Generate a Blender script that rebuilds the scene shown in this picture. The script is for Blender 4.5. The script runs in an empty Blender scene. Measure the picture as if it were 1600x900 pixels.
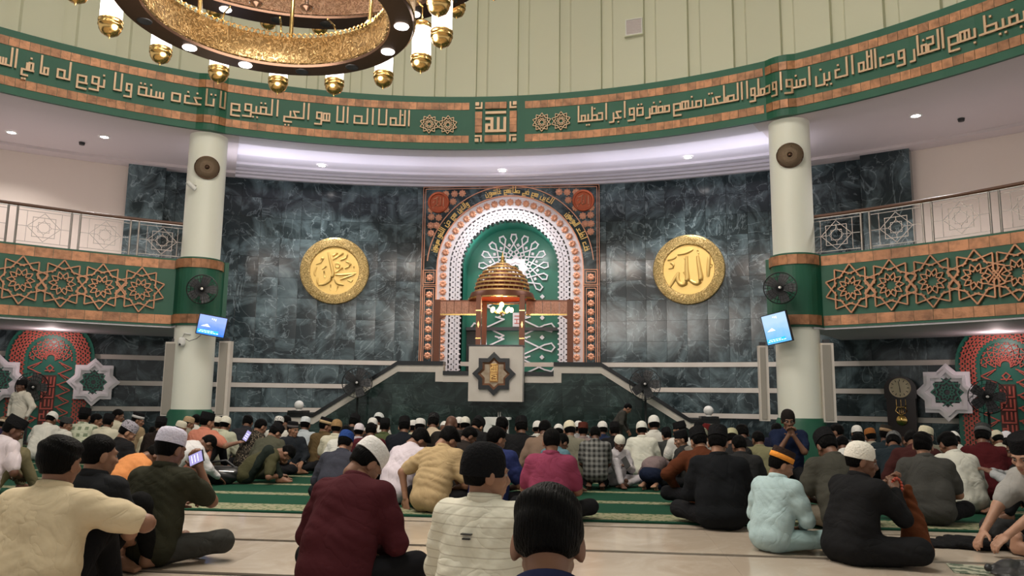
import bpy, math, random
import numpy as np
from mathutils import Matrix, Vector
random.seed(7); RNG=np.random.RandomState(5)
S=bpy.context.scene; COL=S.collection
# ---------------------------------------------------------------- camera
FP,PITCH,YAW,ROLL=1193.5,math.radians(8.172),math.radians(5.876),math.radians(.695)
CAM=np.array([1.878,-4.063,1.0])
_r=np.array([math.cos(YAW),math.sin(YAW),0]); _f=np.array([-math.sin(YAW),math.cos(YAW),0]); _z=np.array([0,0,1.])
_F=_f*math.cos(PITCH)+_z*math.sin(PITCH); _u=-_f*math.sin(PITCH)+_z*math.cos(PITCH)
_R=_r*math.cos(ROLL)+_u*math.sin(ROLL); _U=-_r*math.sin(ROLL)+_u*math.cos(ROLL)
cd=bpy.data.cameras.new('camera'); cd.sensor_width=36; cd.lens=36*FP/1600; cd.clip_end=200
co=bpy.data.objects.new('camera',cd); COL.objects.link(co)
co.matrix_world=Matrix(((_R[0],_U[0],-_F[0],CAM[0]),(_R[1],_U[1],-_F[1],CAM[1]),(_R[2],_U[2],-_F[2],CAM[2]),(0,0,0,1)))
S.camera=co
# ---------------------------------------------------------------- world, exposure
w=bpy.data.worlds.new('world'); S.world=w; w.use_nodes=True
w.node_tree.nodes['Background'].inputs[0].default_value=(1.0,.96,.92,1)
w.node_tree.nodes['Background'].inputs[1].default_value=.50
S.view_settings.view_transform='Standard'; S.view_settings.look='None'; S.view_settings.gamma=1
S.view_settings.exposure=0.42; S.view_settings.use_curve_mapping=False
def light(name,kind,loc,energy,color=(1,1,1),size=.1,rot=None,spot=None,blend=.6,size_y=None):
    l=bpy.data.lights.new(name,kind); l.energy=energy; l.color=color
    if kind=='AREA':
        l.shape='DISK' if size_y is None else 'RECTANGLE'; l.size=size
        if size_y: l.size_y=size_y
    else: l.shadow_soft_size=size
    if kind=='SPOT': l.spot_size=spot or 2.2; l.spot_blend=blend
    o=bpy.data.objects.new(name,l); COL.objects.link(o); o.location=loc
    if rot: o.rotation_euler=rot
    return o
# area light added unseen, high in the drum, to light the hall; no fittings
light('dome_fill','AREA',(0,0,12.6),640,(1,.95,.88),5)
# ---------------------------------------------------------------- pixel -> place helpers (only used to read positions off the photograph)
def proj(P):
    P=np.array(P,float)-CAM; d=P@_F; return 800+FP*(P@_R)/d,450-FP*(P@_U)/d,d
def ray(x,y): return _F+_R*(x-800)/FP-_U*(y-450)/FP
def onZ(x,y,z): v=ray(x,y); return CAM+v*(z-CAM[2])/v[2]
def onY(x,y,Y): v=ray(x,y); return CAM+v*(Y-CAM[1])/v[1]
def onCyl(x,y,R,cy=0.):
    v=ray(x,y); o=CAM-np.array([0,cy,0]); a=v[0]**2+v[1]**2; b=2*(o[0]*v[0]+o[1]*v[1]); c=o[0]**2+o[1]**2-R*R
    return CAM+v*(-b+math.sqrt(b*b-4*a*c))/(2*a)
# ---------------------------------------------------------------- materials
def mat(name,col,rough=.6,metal=0.,spec=.5,emit=None,es=0.,noise=None,bump=0.,bscale=20.,rand=0.,trans=0.,coat=0.,alpha=1.):
    """noise=(scale,col2,lo,hi); rand = brightness jitter per object"""
    m=bpy.data.materials.new(name); m.use_nodes=True; nt=m.node_tree; N=nt.nodes; L=nt.links; b=N['Principled BSDF']
    b.inputs['Base Color'].default_value=(*col,1); b.inputs['Roughness'].default_value=rough; b.inputs['Metallic'].default_value=metal
    b.inputs['Specular IOR Level'].default_value=spec
    if trans: b.inputs['Transmission Weight'].default_value=trans
    if coat: b.inputs['Coat Weight'].default_value=coat; b.inputs['Coat Roughness'].default_value=.15
    if alpha<1: b.inputs['Alpha'].default_value=alpha
    if emit: b.inputs['Emission Color'].default_value=(*emit,1); b.inputs['Emission Strength'].default_value=es
    tc=None
    def coord():
        nonlocal tc
        if tc is None:
            tc=N.new('ShaderNodeTexCoord'); oi=N.new('ShaderNodeObjectInfo'); mu=N.new('ShaderNodeMath'); mu.operation='MULTIPLY'; mu.inputs[1].default_value=37.
            L.new(oi.outputs['Random'],mu.inputs[0]); va=N.new('ShaderNodeVectorMath'); va.operation='ADD'
            L.new(tc.outputs['Object'],va.inputs[0]); L.new(mu.outputs[0],va.inputs[1]); tc=va
        return tc.outputs[0]
    src=None
    if noise:
        n=N.new('ShaderNodeTexNoise'); n.inputs['Scale'].default_value=noise[0]; n.inputs['Detail'].default_value=5; L.new(coord(),n.inputs['Vector'])
        r=N.new('ShaderNodeValToRGB'); r.color_ramp.elements[0].position=noise[2]; r.color_ramp.elements[1].position=noise[3]
        r.color_ramp.elements[0].color=(*col,1); r.color_ramp.elements[1].color=(*noise[1],1)
        L.new(n.outputs['Fac'],r.inputs[0]); src=r.outputs[0]
    if rand:
        oi=N.new('ShaderNodeObjectInfo'); mr=N.new('ShaderNodeMapRange'); mr.inputs['To Min'].default_value=1-rand; mr.inputs['To Max'].default_value=1+rand
        L.new(oi.outputs['Random'],mr.inputs['Value']); h=N.new('ShaderNodeHueSaturation'); L.new(mr.outputs[0],h.inputs['Value'])
        if src: L.new(src,h.inputs['Color'])
        else: h.inputs['Color'].default_value=(*col,1)
        src=h.outputs[0]
    if src: L.new(src,b.inputs['Base Color'])
    if bump:
        n=N.new('ShaderNodeTexNoise'); n.inputs['Scale'].default_value=bscale; n.inputs['Detail'].default_value=3; L.new(coord(),n.inputs['Vector'])
        bp=N.new('ShaderNodeBump'); bp.inputs['Strength'].default_value=bump; bp.inputs['Distance'].default_value=.02
        L.new(n.outputs['Fac'],bp.inputs['Height']); L.new(bp.outputs[0],b.inputs['Normal'])
    return m
def marble(name,dark,mid,vein,scale=.8,rough=.14,vs=.7,jit=(.88,1.14),rnd=.35):
    m=bpy.data.materials.new(name); m.use_nodes=True; nt=m.node_tree; N=nt.nodes; L=nt.links; b=N['Principled BSDF']
    tc=N.new('ShaderNodeTexCoord'); oi=N.new('ShaderNodeObjectInfo'); mu=N.new('ShaderNodeMath'); mu.operation='MULTIPLY'; mu.inputs[1].default_value=53.
    L.new(oi.outputs['Random'],mu.inputs[0]); va=N.new('ShaderNodeVectorMath'); va.operation='ADD'
    ge=N.new('ShaderNodeNewGeometry'); mu.inputs[1].default_value=rnd
    L.new(ge.outputs['Position'],va.inputs[0]); L.new(mu.outputs[0],va.inputs[1])
    n=N.new('ShaderNodeTexNoise'); n.inputs['Scale'].default_value=scale*1.6; n.inputs['Detail'].default_value=6; n.inputs['Distortion'].default_value=1.6; n.inputs['Roughness'].default_value=.62
    L.new(va.outputs[0],n.inputs['Vector'])
    r=N.new('ShaderNodeValToRGB'); e=r.color_ramp.elements; e[0].position=.43; e[0].color=(*dark,1); e[1].position=.72; e[1].color=(*mid,1)
    L.new(n.outputs['Fac'],r.inputs[0])
    v=N.new('ShaderNodeTexNoise'); v.inputs['Scale'].default_value=scale*1.1; v.inputs['Detail'].default_value=4; v.inputs['Distortion'].default_value=2.5
    L.new(va.outputs[0],v.inputs['Vector'])
    # thin veins where the noise crosses its middle
    a=N.new('ShaderNodeMath'); a.operation='SUBTRACT'; a.inputs[1].default_value=.5; L.new(v.outputs['Fac'],a.inputs[0])
    ab=N.new('ShaderNodeMath'); ab.operation='ABSOLUTE'; L.new(a.outputs[0],ab.inputs[0])
    vr=N.new('ShaderNodeMapRange'); vr.inputs['From Min'].default_value=.0; vr.inputs['From Max'].default_value=.014; vr.inputs['To Min'].default_value=vs; vr.inputs['To Max'].default_value=0
    L.new(ab.outputs[0],vr.inputs['Value'])
    mk=N.new('ShaderNodeMath'); mk.operation='MULTIPLY'; L.new(vr.outputs[0],mk.inputs[0]); L.new(n.outputs['Fac'],mk.inputs[1])
    mx=N.new('ShaderNodeMix'); mx.data_type='RGBA'; L.new(mk.outputs[0],mx.inputs['Factor']); L.new(r.outputs[0],mx.inputs['A']); mx.inputs['B'].default_value=(*vein,1)
    mr=N.new('ShaderNodeMapRange'); mr.inputs['To Min'].default_value=jit[0]; mr.inputs['To Max'].default_value=jit[1]; L.new(oi.outputs['Random'],mr.inputs['Value'])
    h=N.new('ShaderNodeHueSaturation'); L.new(mr.outputs[0],h.inputs['Value']); L.new(mx.outputs['Result'],h.inputs['Color'])
    L.new(h.outputs[0],b.inputs['Base Color']); b.inputs['Roughness'].default_value=rough; b.inputs['Specular IOR Level'].default_value=.32
    return m
M={}
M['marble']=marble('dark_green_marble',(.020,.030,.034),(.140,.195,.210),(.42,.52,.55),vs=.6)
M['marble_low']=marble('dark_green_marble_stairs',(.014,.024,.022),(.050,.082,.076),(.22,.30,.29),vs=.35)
M['floor']=marble('beige_floor_marble',(.46,.38,.30),(.60,.52,.43),(.68,.60,.52),scale=.9,rough=.12,vs=.3,jit=(.96,1.04))
M['black_stone']=mat('black_stone',(.012,.013,.014),.2)
M['cream_stone']=mat('cream_stone',(.60,.54,.48),.35,noise=(3,(.68,.62,.56),.3,.7))
M['green']=mat('green_paint',(.008,.090,.048),.5,noise=(1.2,(.010,.105,.058),.35,.65))
M['copper_tile']=mat('copper_tile',(.44,.20,.095),.42,.25,noise=(9,(.20,.09,.04),.42,.75),rand=.28,bump=.25,bscale=30)
M['copper']=mat('copper_letters',(.56,.37,.23),.40,.3)
M['copper_star']=mat('copper_star',(.44,.21,.11),.45,.3,rand=.15)
M['copper_dark']=mat('dark_copper',(.16,.055,.028),.4,.35)
M['drum']=mat('pale_green_panel',(.60,.595,.455),.7,rand=.035)
M['white']=mat('white_paint',(.74,.73,.70),.6)
M['soffit']=mat('soffit_paint',(.70,.66,.70),.7)
M['ceil_side']=mat('mauve_soffit_shade',(.60,.53,.52),.8)  # same paint as the soffit, with the side ceilings' shade put into the colour
M['beige']=mat('beige_plaster',(.66,.57,.50),.8)
M['column']=mat('column_paint',(.80,.80,.70),.45)
M['gold']=mat('polished_gold',(.72,.47,.17),.22,1.)
M['gold_matte']=mat('gold_paint',(.78,.54,.18),.38,.45)
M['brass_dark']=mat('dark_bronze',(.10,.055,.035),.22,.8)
M['chrome']=mat('steel',(.50,.48,.46),.3,1.)
M['rail_steel']=mat('rail_steel',(.26,.24,.22),.35,.8)
M['wood']=mat('brown_wood',(.11,.045,.022),.4)
M['black']=mat('black_plastic',(.012,.012,.013),.45)
M['dgrey']=mat('dark_grey_plastic',(.05,.05,.055),.5)
M['lattice_white']=mat('white_lattice',(.80,.76,.80),.5)
M['flower']=mat('copper_flower',(.75,.36,.22),.4,.2,rand=.1)
M['red_lattice']=mat('red_lattice',(.58,.12,.085),.55)
M['mihrab_green']=mat('mihrab_green',(.012,.15,.10),.35)
M['lamp_white']=mat('lamp_glass',(.9,.88,.86),.3,emit=(1,.93,.90),es=3.2)
M['downlight']=mat('downlight_glow',(1,1,1),.3,emit=(1,.95,.92),es=14)
M['warm_bulb']=mat('warm_bulb',(1,.8,.5),.3,emit=(1,.62,.25),es=9)
M['speaker']=mat('speaker_cloth',(.33,.30,.26),.8)
M['lilac']=mat('white_star_panel',(.86,.82,.85),.5)
def gold_relief(name,c1,c2,scale):
    m=mat(name,c1,.3,.95); nt=m.node_tree; N=nt.nodes; L=nt.links; b=N['Principled BSDF']
    tc=N.new('ShaderNodeTexCoord'); n=N.new('ShaderNodeTexNoise'); n.inputs['Scale'].default_value=scale; n.inputs['Distortion'].default_value=3.; n.inputs['Detail'].default_value=1.5
    L.new(tc.outputs['Object'],n.inputs['Vector'])
    r=N.new('ShaderNodeValToRGB'); r.color_ramp.elements[0].position=.44; r.color_ramp.elements[1].position=.56
    L.new(n.outputs['Fac'],r.inputs[0])
    mx=N.new('ShaderNodeMix'); mx.data_type='RGBA'; L.new(r.outputs[0],mx.inputs['Factor']); mx.inputs['A'].default_value=(*c1,1); mx.inputs['B'].default_value=(*c2,1)
    L.new(mx.outputs['Result'],b.inputs['Base Color'])
    bp=N.new('ShaderNodeBump'); bp.inputs['Strength'].default_value=.9; bp.inputs['Distance'].default_value=.02; L.new(r.outputs[0],bp.inputs['Height']); L.new(bp.outputs[0],b.inputs['Normal'])
    return m
M['gold_band']=gold_relief('embossed_gold_band',(.26,.165,.07),(.50,.34,.16),15.)
M['gold_band_pink']=gold_relief('embossed_rose_gold_band',(.45,.28,.19),(.72,.50,.36),16.)
M['gold_rim']=gold_relief('embossed_gold_rim',(.40,.25,.07),(.90,.68,.30),20.)
M['gold_rim'].node_tree.nodes['Principled BSDF'].inputs['Metallic'].default_value=.5
# ---------------------------------------------------------------- mesh builder
class MB:
    def __init__(s): s.v=[]; s.f=[]; s.mi=[]; s.cur=0
    def add(s,vs,fs):
        o=len(s.v); s.v.extend([tuple(map(float,p)) for p in vs]); s.f.extend([tuple(i+o for i in f) for f in fs]); s.mi.extend([s.cur]*len(fs)); return s
    def box(s,a,b):
        (x0,y0,z0),(x1,y1,z1)=a,b
        return s.add([(x0,y0,z0),(x1,y0,z0),(x1,y1,z0),(x0,y1,z0),(x0,y0,z1),(x1,y0,z1),(x1,y1,z1),(x0,y1,z1)],
              [(0,3,2,1),(4,5,6,7),(0,1,5,4),(1,2,6,5),(2,3,7,6),(3,0,4,7)])
    def prism(s,poly,d0,d1,fn=None):
        """poly in (u,v), counter-clockwise; depth d0..d1; fn maps (u,v,d)->xyz"""
        fn=fn or (lambda u,v,d:(u,d,v)); n=len(poly)
        vs=[fn(u,v,d0) for u,v in poly]+[fn(u,v,d1) for u,v in poly]
        return s.add(vs,[tuple(range(n)),tuple(range(2*n-1,n-1,-1))]+[(i,i+n,(i+1)%n+n,(i+1)%n) for i in range(n)])
    def bar(s,p,q,w,d0,d1,fn=None,ext=None):
        """flat stroke from p to q in the (u,v) plane, square ends"""
        p=np.array(p,float); q=np.array(q,float); t=q-p; l=np.hypot(*t)
        if l<1e-6: t=np.array([1.,0])
        else: t=t/l
        e=w/2 if ext is None else ext; n=np.array([-t[1],t[0]])*w/2; p=p-t*e; q=q+t*e; j=random.uniform(-.0025,.0025)
        return s.prism([tuple(p-n),tuple(q-n),tuple(q+n),tuple(p+n)],d0+j,d1+j,fn)
    def poly(s,pts,w,d0,d1,fn=None,close=False):
        pts=list(pts)+([pts[0]] if close else [])
        for i in range(len(pts)-1): s.bar(pts[i],pts[i+1],w,d0,d1,fn)
        return s
    def lathe(s,prof,n=24,c=(0,0,0),ax='z',ex=1.,ey=1.,cap=True):
        k=len(prof); vs=[]
        for i in range(n):
            a=2*math.pi*i/n
            for r,h in prof:
                x,y=r*math.cos(a)*ex,r*math.sin(a)*ey
                p=(x,y,h) if ax=='z' else ((x,h,y) if ax=='y' else (h,x,y))
                vs.append((p[0]+c[0],p[1]+c[1],p[2]+c[2]))
        fs=[(i*k+j,((i+1)%n)*k+j,((i+1)%n)*k+j+1,i*k+j+1) for i in range(n) for j in range(k-1)]
        if cap:
            if prof[0][0]>1e-5: fs.append(tuple(i*k for i in range(n-1,-1,-1)))
            if prof[-1][0]>1e-5: fs.append(tuple(i*k+k-1 for i in range(n)))
        return s.add(vs,fs)
    def tube(s,pts,r,n=8,closed=False):
        pts=[np.array(p,float) for p in pts]; k=len(pts); vs=[]; rr=r if isinstance(r,(list,tuple)) else [r]*k
        for i,p in enumerate(pts):
            a=pts[i-1] if (i>0 or closed) else p; b=pts[(i+1)%k] if (i<k-1 or closed) else p
            t=b-a; t=t/(np.linalg.norm(t)+1e-9); h=np.array([0,0,1.]) if abs(t[2])<.9 else np.array([1.,0,0])
            u=np.cross(t,h); u/=np.linalg.norm(u); v=np.cross(t,u)
            for j in range(n):
                q=2*math.pi*j/n; vs.append(p+(u*math.cos(q)+v*math.sin(q))*rr[i])
        fs=[(i*n+j,i*n+(j+1)%n,((i+1)%k)*n+(j+1)%n,((i+1)%k)*n+j) for i in range(k if closed else k-1) for j in range(n)]
        if not closed: fs+= [tuple(range(n)),tuple(range(k*n-1,(k-1)*n-1,-1))]
        return s.add(vs,fs)
    def sphere(s,c,r,n=16,m=10):
        r=(r,r,r) if isinstance(r,(int,float)) else r
        pr=[(max(math.sin(math.pi*j/m),1e-6),-math.cos(math.pi*j/m)) for j in range(m+1)]
        vs=[];k=m+1
        for i in range(n):
            a=2*math.pi*i/n
            for q,h in pr: vs.append((c[0]+q*math.cos(a)*r[0],c[1]+q*math.sin(a)*r[1],c[2]+h*r[2]))
        return s.add(vs,[(i*k+j,((i+1)%n)*k+j,((i+1)%n)*k+j+1,i*k+j+1) for i in range(n) for j in range(m)])
    def mesh(s,name,mats,smooth=False):
        me=bpy.data.meshes.new(name); me.from_pydata(s.v,[],s.f)
        for m in (mats if isinstance(mats,(list,tuple)) else [mats]): me.materials.append(M[m] if isinstance(m,str) else m)
        if any(s.mi): me.polygons.foreach_set('material_index',s.mi)
        if smooth: me.polygons.foreach_set('use_smooth',[True]*len(me.polygons))
        me.update(); return me
    def build(s,name,mats,parent=None,smooth=False,loc=None,angle=None):
        o=link(name,s.mesh(name,mats,smooth),parent)
        if smooth and angle:
            try: o.data.set_sharp_from_angle(angle=angle)
            except Exception: pass
        if loc is not None: o.location=loc
        return o
def link(name,me,parent=None,loc=None,rz=None):
    o=bpy.data.objects.new(name,me); COL.objects.link(o)
    if parent is not None: o.parent=parent
    if loc is not None: o.location=loc
    if rz is not None: o.rotation_euler=(0,0,rz)
    return o
def tag(o,label=None,cat=None,group=None,kind=None):
    if label: o['label']=label
    if cat: o['category']=cat
    if group: o['group']=group
    if kind: o['kind']=kind
    return o
def empty(name,loc=(0,0,0),rz=0,label=None,cat=None,group=None,kind=None):
    o=bpy.data.objects.new(name,None); o.empty_display_size=.1; COL.objects.link(o); o.location=loc; o.rotation_euler=(0,0,rz)
    return tag(o,label,cat,group,kind)
def copy_tree(o,parent=None):
    c=o.copy(); COL.objects.link(c); c.parent=parent
    for ch in list(o.children): copy_tree(ch,c)
    return c
def struct(name,mb,m,**k): return tag(mb.build(name,m,**k),kind='structure')
# ================================================================ letters: square kufic strokes, u runs to the reader's left
NOJOIN='ادذرزوةىآأ'
DOTS={'ب':(1,-1),'ت':(2,1),'ة':(2,1),'ن':(1,1),'ي':(2,-1),'ق':(2,1),'ف':(1,1),'خ':(1,1),'ج':(1,-1),'ذ':(1,1),'ز':(1,1),'غ':(1,1),'ظ':(1,1),'ض':(1,1),'ش':(3,1),'ث':(3,1)}
def glyph(c,jr,jl):
    b=[(0,0)] if jr else []
    if c in 'اأآ': return ([[(0,0),(1,0),(1,6)]],1.5) if jr else ([[(.5,0),(.5,6)]],1.)
    if c=='ل':
        s=[[(.5,6),(.5,0)]+([(2,0)] if jl else [(.5,-1),(3,-1),(3,.8)])]
        if jr: s.append([(0,0),(.5,0)])
        return s,(2. if jl else 3.4)
    if c in 'بتنيثى':
        if jl: return [[(0 if jr else .8,0),(2,0)],[(.8,0),(.8,2.4)]],2.
        if c=='ن': return [[(0,0),(.4,0)],[(.4,2.4),(.4,-1.2),(3,-1.2),(3,2)]],3.4
        if c in 'يى': return [[(0,0),(2.6,0),(2.6,-1.9),(0,-1.9)],[(.4,0),(.4,2.2)]],3.
        return [[(0,0),(4,0),(4,2.2)],[(.4,0),(.4,2.2)]],4.4
    if c in 'سش': return [[(0 if jr else .5,0),(3.5,0)]]+[[(q,0),(q,2)] for q in(.5,1.6,2.7)],3.5
    if c in 'صضظ':
        s=[[(.3,0),(.3,2),(2.8,2),(2.8,0)],[(0,0),(4,0)]]
        s.append([(3.6,0),(3.6,1.6)] if c!='ظ' else [(2.8,2),(2.8,5.2)]); return s,4.
    if c in 'عغ':
        if jr: return [[(.3,0),(.3,2.2),(2,2.2),(2,0)],[(0,0),(2.6,0)]],2.6
        return [[(2.2,2.6),(.4,2.6),(.4,0),(2.8,0)]],2.8
    if c in 'حجخ': return [[(0 if jr else .4,0),(3,0)],[(1.2,0),(2.2,2.4),(.4,2.4)]],3.
    if c in 'قف':
        s=[[(.3,0),(.3,2.6),(2,2.6),(2,0)],[(0,0),(2.6,0)]]
        if not jl: s.append([(2.6,0),(4.4,0),(4.4,1.6)])
        return s,(2.6 if jl else 4.7)
    if c=='م':
        if jl: return [[(.4,0),(.4,2.2),(2.2,2.2),(2.2,0)],[(0 if jr else .4,0),(2.8,0)]],2.8
        return [[(.3,0),(.3,2.4),(2.7,2.4),(2.7,-2),(.2,-2)],[(0,0),(2.7,0)]],3.1
    if c in 'هة': return [[(.3,0),(.3,2.8),(2.6,2.8),(2.6,0),(.3,0)]]+([[(0,0),(.3,0)]] if jr else [])+([[(2.6,0),(3.2,0)],[(1.4,0),(1.4,2.8)]] if jl else []),3.
    if c=='و': return [[(.4,.6),(2.2,.6),(2.2,3),(.4,3),(.4,-1.6),(2.8,-1.6)]]+([[(0,0),(.4,0)]] if jr else []),3.
    if c in 'دذ': return [[(0,0),(2,0),(2,2.6),(.9,2.6)]],2.4
    if c in 'رز': return [[(.4,2),(.4,-1.4),(2,-1.4)]]+([[(0,0),(.4,0)]] if jr else []),2.2
    if c=='ك': return [[(0,0),(3,0)],[(2.6,0),(2.6,2.2),(.6,2.2),(.6,4.4),(2.8,4.4)]],3.2
    return [[(0,0),(1,0)]],1.
def kufic(word):
    out=[]; u=0.; jr=False
    for i,c in enumerate(word):
        nxt=i+1<len(word); jl=nxt and c not in NOJOIN
        st,wd=glyph(c,jr,jl); out+= [[(x+u,y) for x,y in p] for p in st]
        if c in DOTS:
            n,sg=DOTS[c]; top=(4.2 if c not in 'ظ' else 4.6) if sg>0 else -1.6
            if c in 'ي' and not jl: top=-3.2
            for k in range(n): q=u+min(wd,3.)/2+(k-(n-1)/2)*1.25; out.append([(q,top),(q+.01,top)])
        if word[i:i+3]=='لله' : out.append([(u+1.6,4.2),(u+1.61,4.2)])
        u+=wd+(0 if jl else .75); jr=jl
    return out,u-.75
def write(word,fn,u_right,u_left,v0,unit,d0,d1,name,m,parent,wd=.62):
    """fn(u,v,d): u to the right; the word fills u_left..u_right"""
    st,tw=kufic(word); k=(u_right-u_left)/tw; mb=MB()
    for p in st:
        q=[(u_right-x*k,v0+y*unit) for x,y in p]
        for a,b in zip(q[:-1],q[1:]):
            n=max(1,int(abs(a[0]-b[0])/.5))
            mb.bar(a,b,unit*wd,d0,d1,fn)
    return mb.build(name,m,parent)
# ================================================================ ring geometry
RR,ZT,ZB=10.475,6.992,5.893
BR,BZT,BZB=10.94,3.49,2.231
CX,CY=5.412,9.431; CR=math.hypot(CX,CY); CT=math.atan2(CX,CY)
RW,YW=16.97,-3.196
def rad(th,R,rb):
    r=R
    for s in(-1,1):
        a=(th-s*CT)*CR
        if abs(a)<rb: r=min(r,CR-math.sqrt(rb*rb-a*a))
    return r
def ringfn(R,rb):
    def fn(th,z,d):     # d = how far it stands out towards the hall
        r=rad(th,R,rb)-d; return (r*math.sin(th),r*math.cos(th),z)
    return fn
RING=ringfn(RR,.47); BAL=ringfn(BR,.40)
def arcfn(u,v,d):       # the back wall, u = angle
    r=RW-d; return (r*math.sin(u),YW+r*math.cos(u),v)
def wall_at(x,y,d=0.): p=onCyl(x,y,RW-d,YW); return p,math.atan2(p[0],p[1]-YW)
def sweep(fn,us,prof,mb=None,close=False):
    """prof = list of (v,d); sweeps it along angles us"""
    mb=mb or MB(); k=len(prof); vs=[fn(u,v,d) for u in us for v,d in prof]
    fs=[(i*k+j,(i+1)*k+j,(i+1)*k+(j+1)%k,i*k+(j+1)%k) for i in range(len(us)-1) for j in range(k if close else k-1)]
    if close: fs+=[tuple(range(k)),tuple(range(len(us)*k-1,(len(us)-1)*k-1,-1))]
    return mb.add(vs,fs)
D2R=math.radians
def lin(a,b,n): return [a+(b-a)*i/n for i in range(n+1)]
# ---------------------------------------------------------------- floor
fl=struct('floor',MB().box((-14,-9,-.12),(14,15,-.012)),'black_stone')
tag(fl,'polished beige marble floor with thin black joint lines','floor')
tile=MB().box((-.4995,-.465,-.012),(.4995,.465,0)).mesh('floor_tile','floor')
for j in range(8):
    for i in range(-7,9):
        link('floor_tile',tile,fl,(i+.25,1.735-j*1.0,0))
side=MB().box((-.4995,-.08,-.012),(.4995,.09,0)).mesh('floor_tile_strip','floor')
for i in range(-7,9): link('floor_tile',side,fl,(i+.25,2.34,0))
# ---------------------------------------------------------------- carpet
def carpet_mat():
    m=mat('green_carpet',(.010,.048,.028),.95,spec=.1,noise=(160,(.014,.066,.038),.3,.7)); return m
M['carpet']=carpet_mat()
M['carpet_cream']=mat('cream_carpet_border',(.26,.25,.16),.95,spec=.1,noise=(26,(.08,.12,.055),.52,.60))
cp=MB().box((-9.3,2.44,-.004),(9.3,11.45,.012)).build('prayer_carpet','carpet')
tag(cp,'dark green prayer carpet with cream row lines on the hall floor','carpet')
MB().box((-9.3,2.50,.012),(9.3,2.86,.0145)).build('border_stripe','carpet_cream',cp)
for Y,h in((3.50,.17),(4.33,.13),(5.19,.13),(6.03,.13),(6.87,.13),(7.71,.13),(8.55,.13),(9.39,.13),(10.23,.13)):
    MB().box((-9.3,Y,.012),(9.3,Y+h,.0145)).build('row_stripe','carpet_cream',cp)
# ---------------------------------------------------------------- curved back wall, its slabs and stripes
def shell(name,a0,a1,z0,z1,m,label,cat='wall',d=0.,th=.2):
    o=struct(name,sweep(arcfn,[D2R(a) for a in lin(a0,a1,24)],[(z0,-d),(z1,-d),(z1,-d-th),(z0,-d-th)],close=True),m); return tag(o,label,cat)
SL={}
def slab(parent,a,z,w,h,m='marble',dep=.02):
    k=(round(w,3),round(h,3),m)
    if k not in SL: SL[k]=MB().box((-w/2+.0025,0,-h/2+.0025),(w/2-.0025,dep,h/2-.0025)).mesh('marble_slab',m)
    p=arcfn(a,z,dep+random.uniform(0,.002)); o=link('marble_slab',SL[k],parent,p); o.rotation_euler=(random.gauss(0,.0016),0,-a+random.gauss(0,.0016))
STR=(.665,1.215,1.77)
_w=MB()
for a0,a1 in((-23,-6.9),(6.9,23)): sweep(arcfn,[D2R(a) for a in lin(a0,a1,24)],[(0,0),(6.4,0),(6.4,-.2),(0,-.2)],_w,close=True)
sweep(arcfn,[D2R(a) for a in lin(-7,7,8)],[(5.95,0),(6.4,0),(6.4,-.2),(5.95,-.2)],_w,close=True); sweep(arcfn,[D2R(a) for a in lin(-7,7,8)],[(0,0),(1.4,0),(1.4,-.2),(0,-.2)],_w,close=True)
wb=struct('wall_back',_w,'black_stone'); tag(wb,'dark green veined marble wall behind the pulpit','wall')
wl=shell('wall_left',-44,-23,0,6.4,'black_stone','dark marble wall with cream stripes left of the left column')
wr=shell('wall_right',23,44,0,6.4,'black_stone','dark marble wall with cream stripes right of the right column')
def slabs(parent,a0,a1,z0,z1,nw,nh,skip=None,m='marble'):
    dz=(z1-z0)/nh; da=(a1-a0)/nw
    for i in range(nw):
        a=D2R(a0+da*(i+.5))
        for j in range(nh):
            z=z0+dz*(j+.5)
            if skip and skip(a,z): continue
            slab(parent,a,z,D2R(da)*(RW-.02),dz,m)
pan=lambda a,z:abs(arcfn(a,z,0)[0])<1.95 and z<6.05
slabs(wb,-23,23,STR[2]+.055,6.06,30,9,pan)
for (z0,z1) in((0,STR[0]-.055),(STR[0]+.055,STR[1]-.055),(STR[1]+.055,STR[2]-.055)):
    blk=lambda a,z:abs(arcfn(a,z,0)[0])<2.2 or (z<.6 and abs(arcfn(a,z,0)[0])<3.6)
    slabs(wb,-23,23,z0,z1,24,1,blk)
    slabs(wl,-43,-23,z0,z1,12,1); slabs(wr,23,43,z0,z1,12,1)
slabs(wl,-43,-23,STR[2]+.055,2.45,12,1); slabs(wr,23,43,STR[2]+.055,2.45,12,1)
slabs(wl,-29.5,-23,3.3,6.06,4,6); slabs(wr,23,29.4,3.3,6.06,4,6)
for nm,o,a0,a1 in(('s',wb,-23,23),('s',wl,-44,-23),('s',wr,23,44)):
    for z in STR:
        sweep(arcfn,[D2R(a) for a in lin(a0,a1,40)],[(z-.05,-.01),(z-.05,.035),(z+.05,.035),(z+.05,-.01)],close=True).build('stripe','cream_stone',o)
# beige plaster on the gallery beyond the marble, and the marble piers that end it
for nm,a0,a1,lb in(('wall_left_gallery',-62,-29.5,'left'),('wall_right_gallery',29.4,62,'right')):
    shell(nm,a0,a1,3.2,6.45,'beige','plain beige gallery wall above the %s balcony'%lb,d=-.06,th=.1)
for nm,a0,a1,lb in(('trim_1',-29.6,-27.0,'left'),('trim_2',26.4,29.5,'right')):
    o=struct(nm,sweep(arcfn,[D2R(a) for a in lin(a0,a1,4)],[(3.2,0),(3.2,.34),(6.2,.34),(6.2,0)],close=True),'marble'); tag(o,'dark marble pier at the edge of the beige wall over the %s balcony'%lb,'pier')
    sweep(arcfn,[D2R(a) for a in lin(a0-.3,a1+.3,4)],[(6.10,.0),(6.10,.40),(6.2,.42),(6.2,0)],close=True).build('cornice','white',o)
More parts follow.
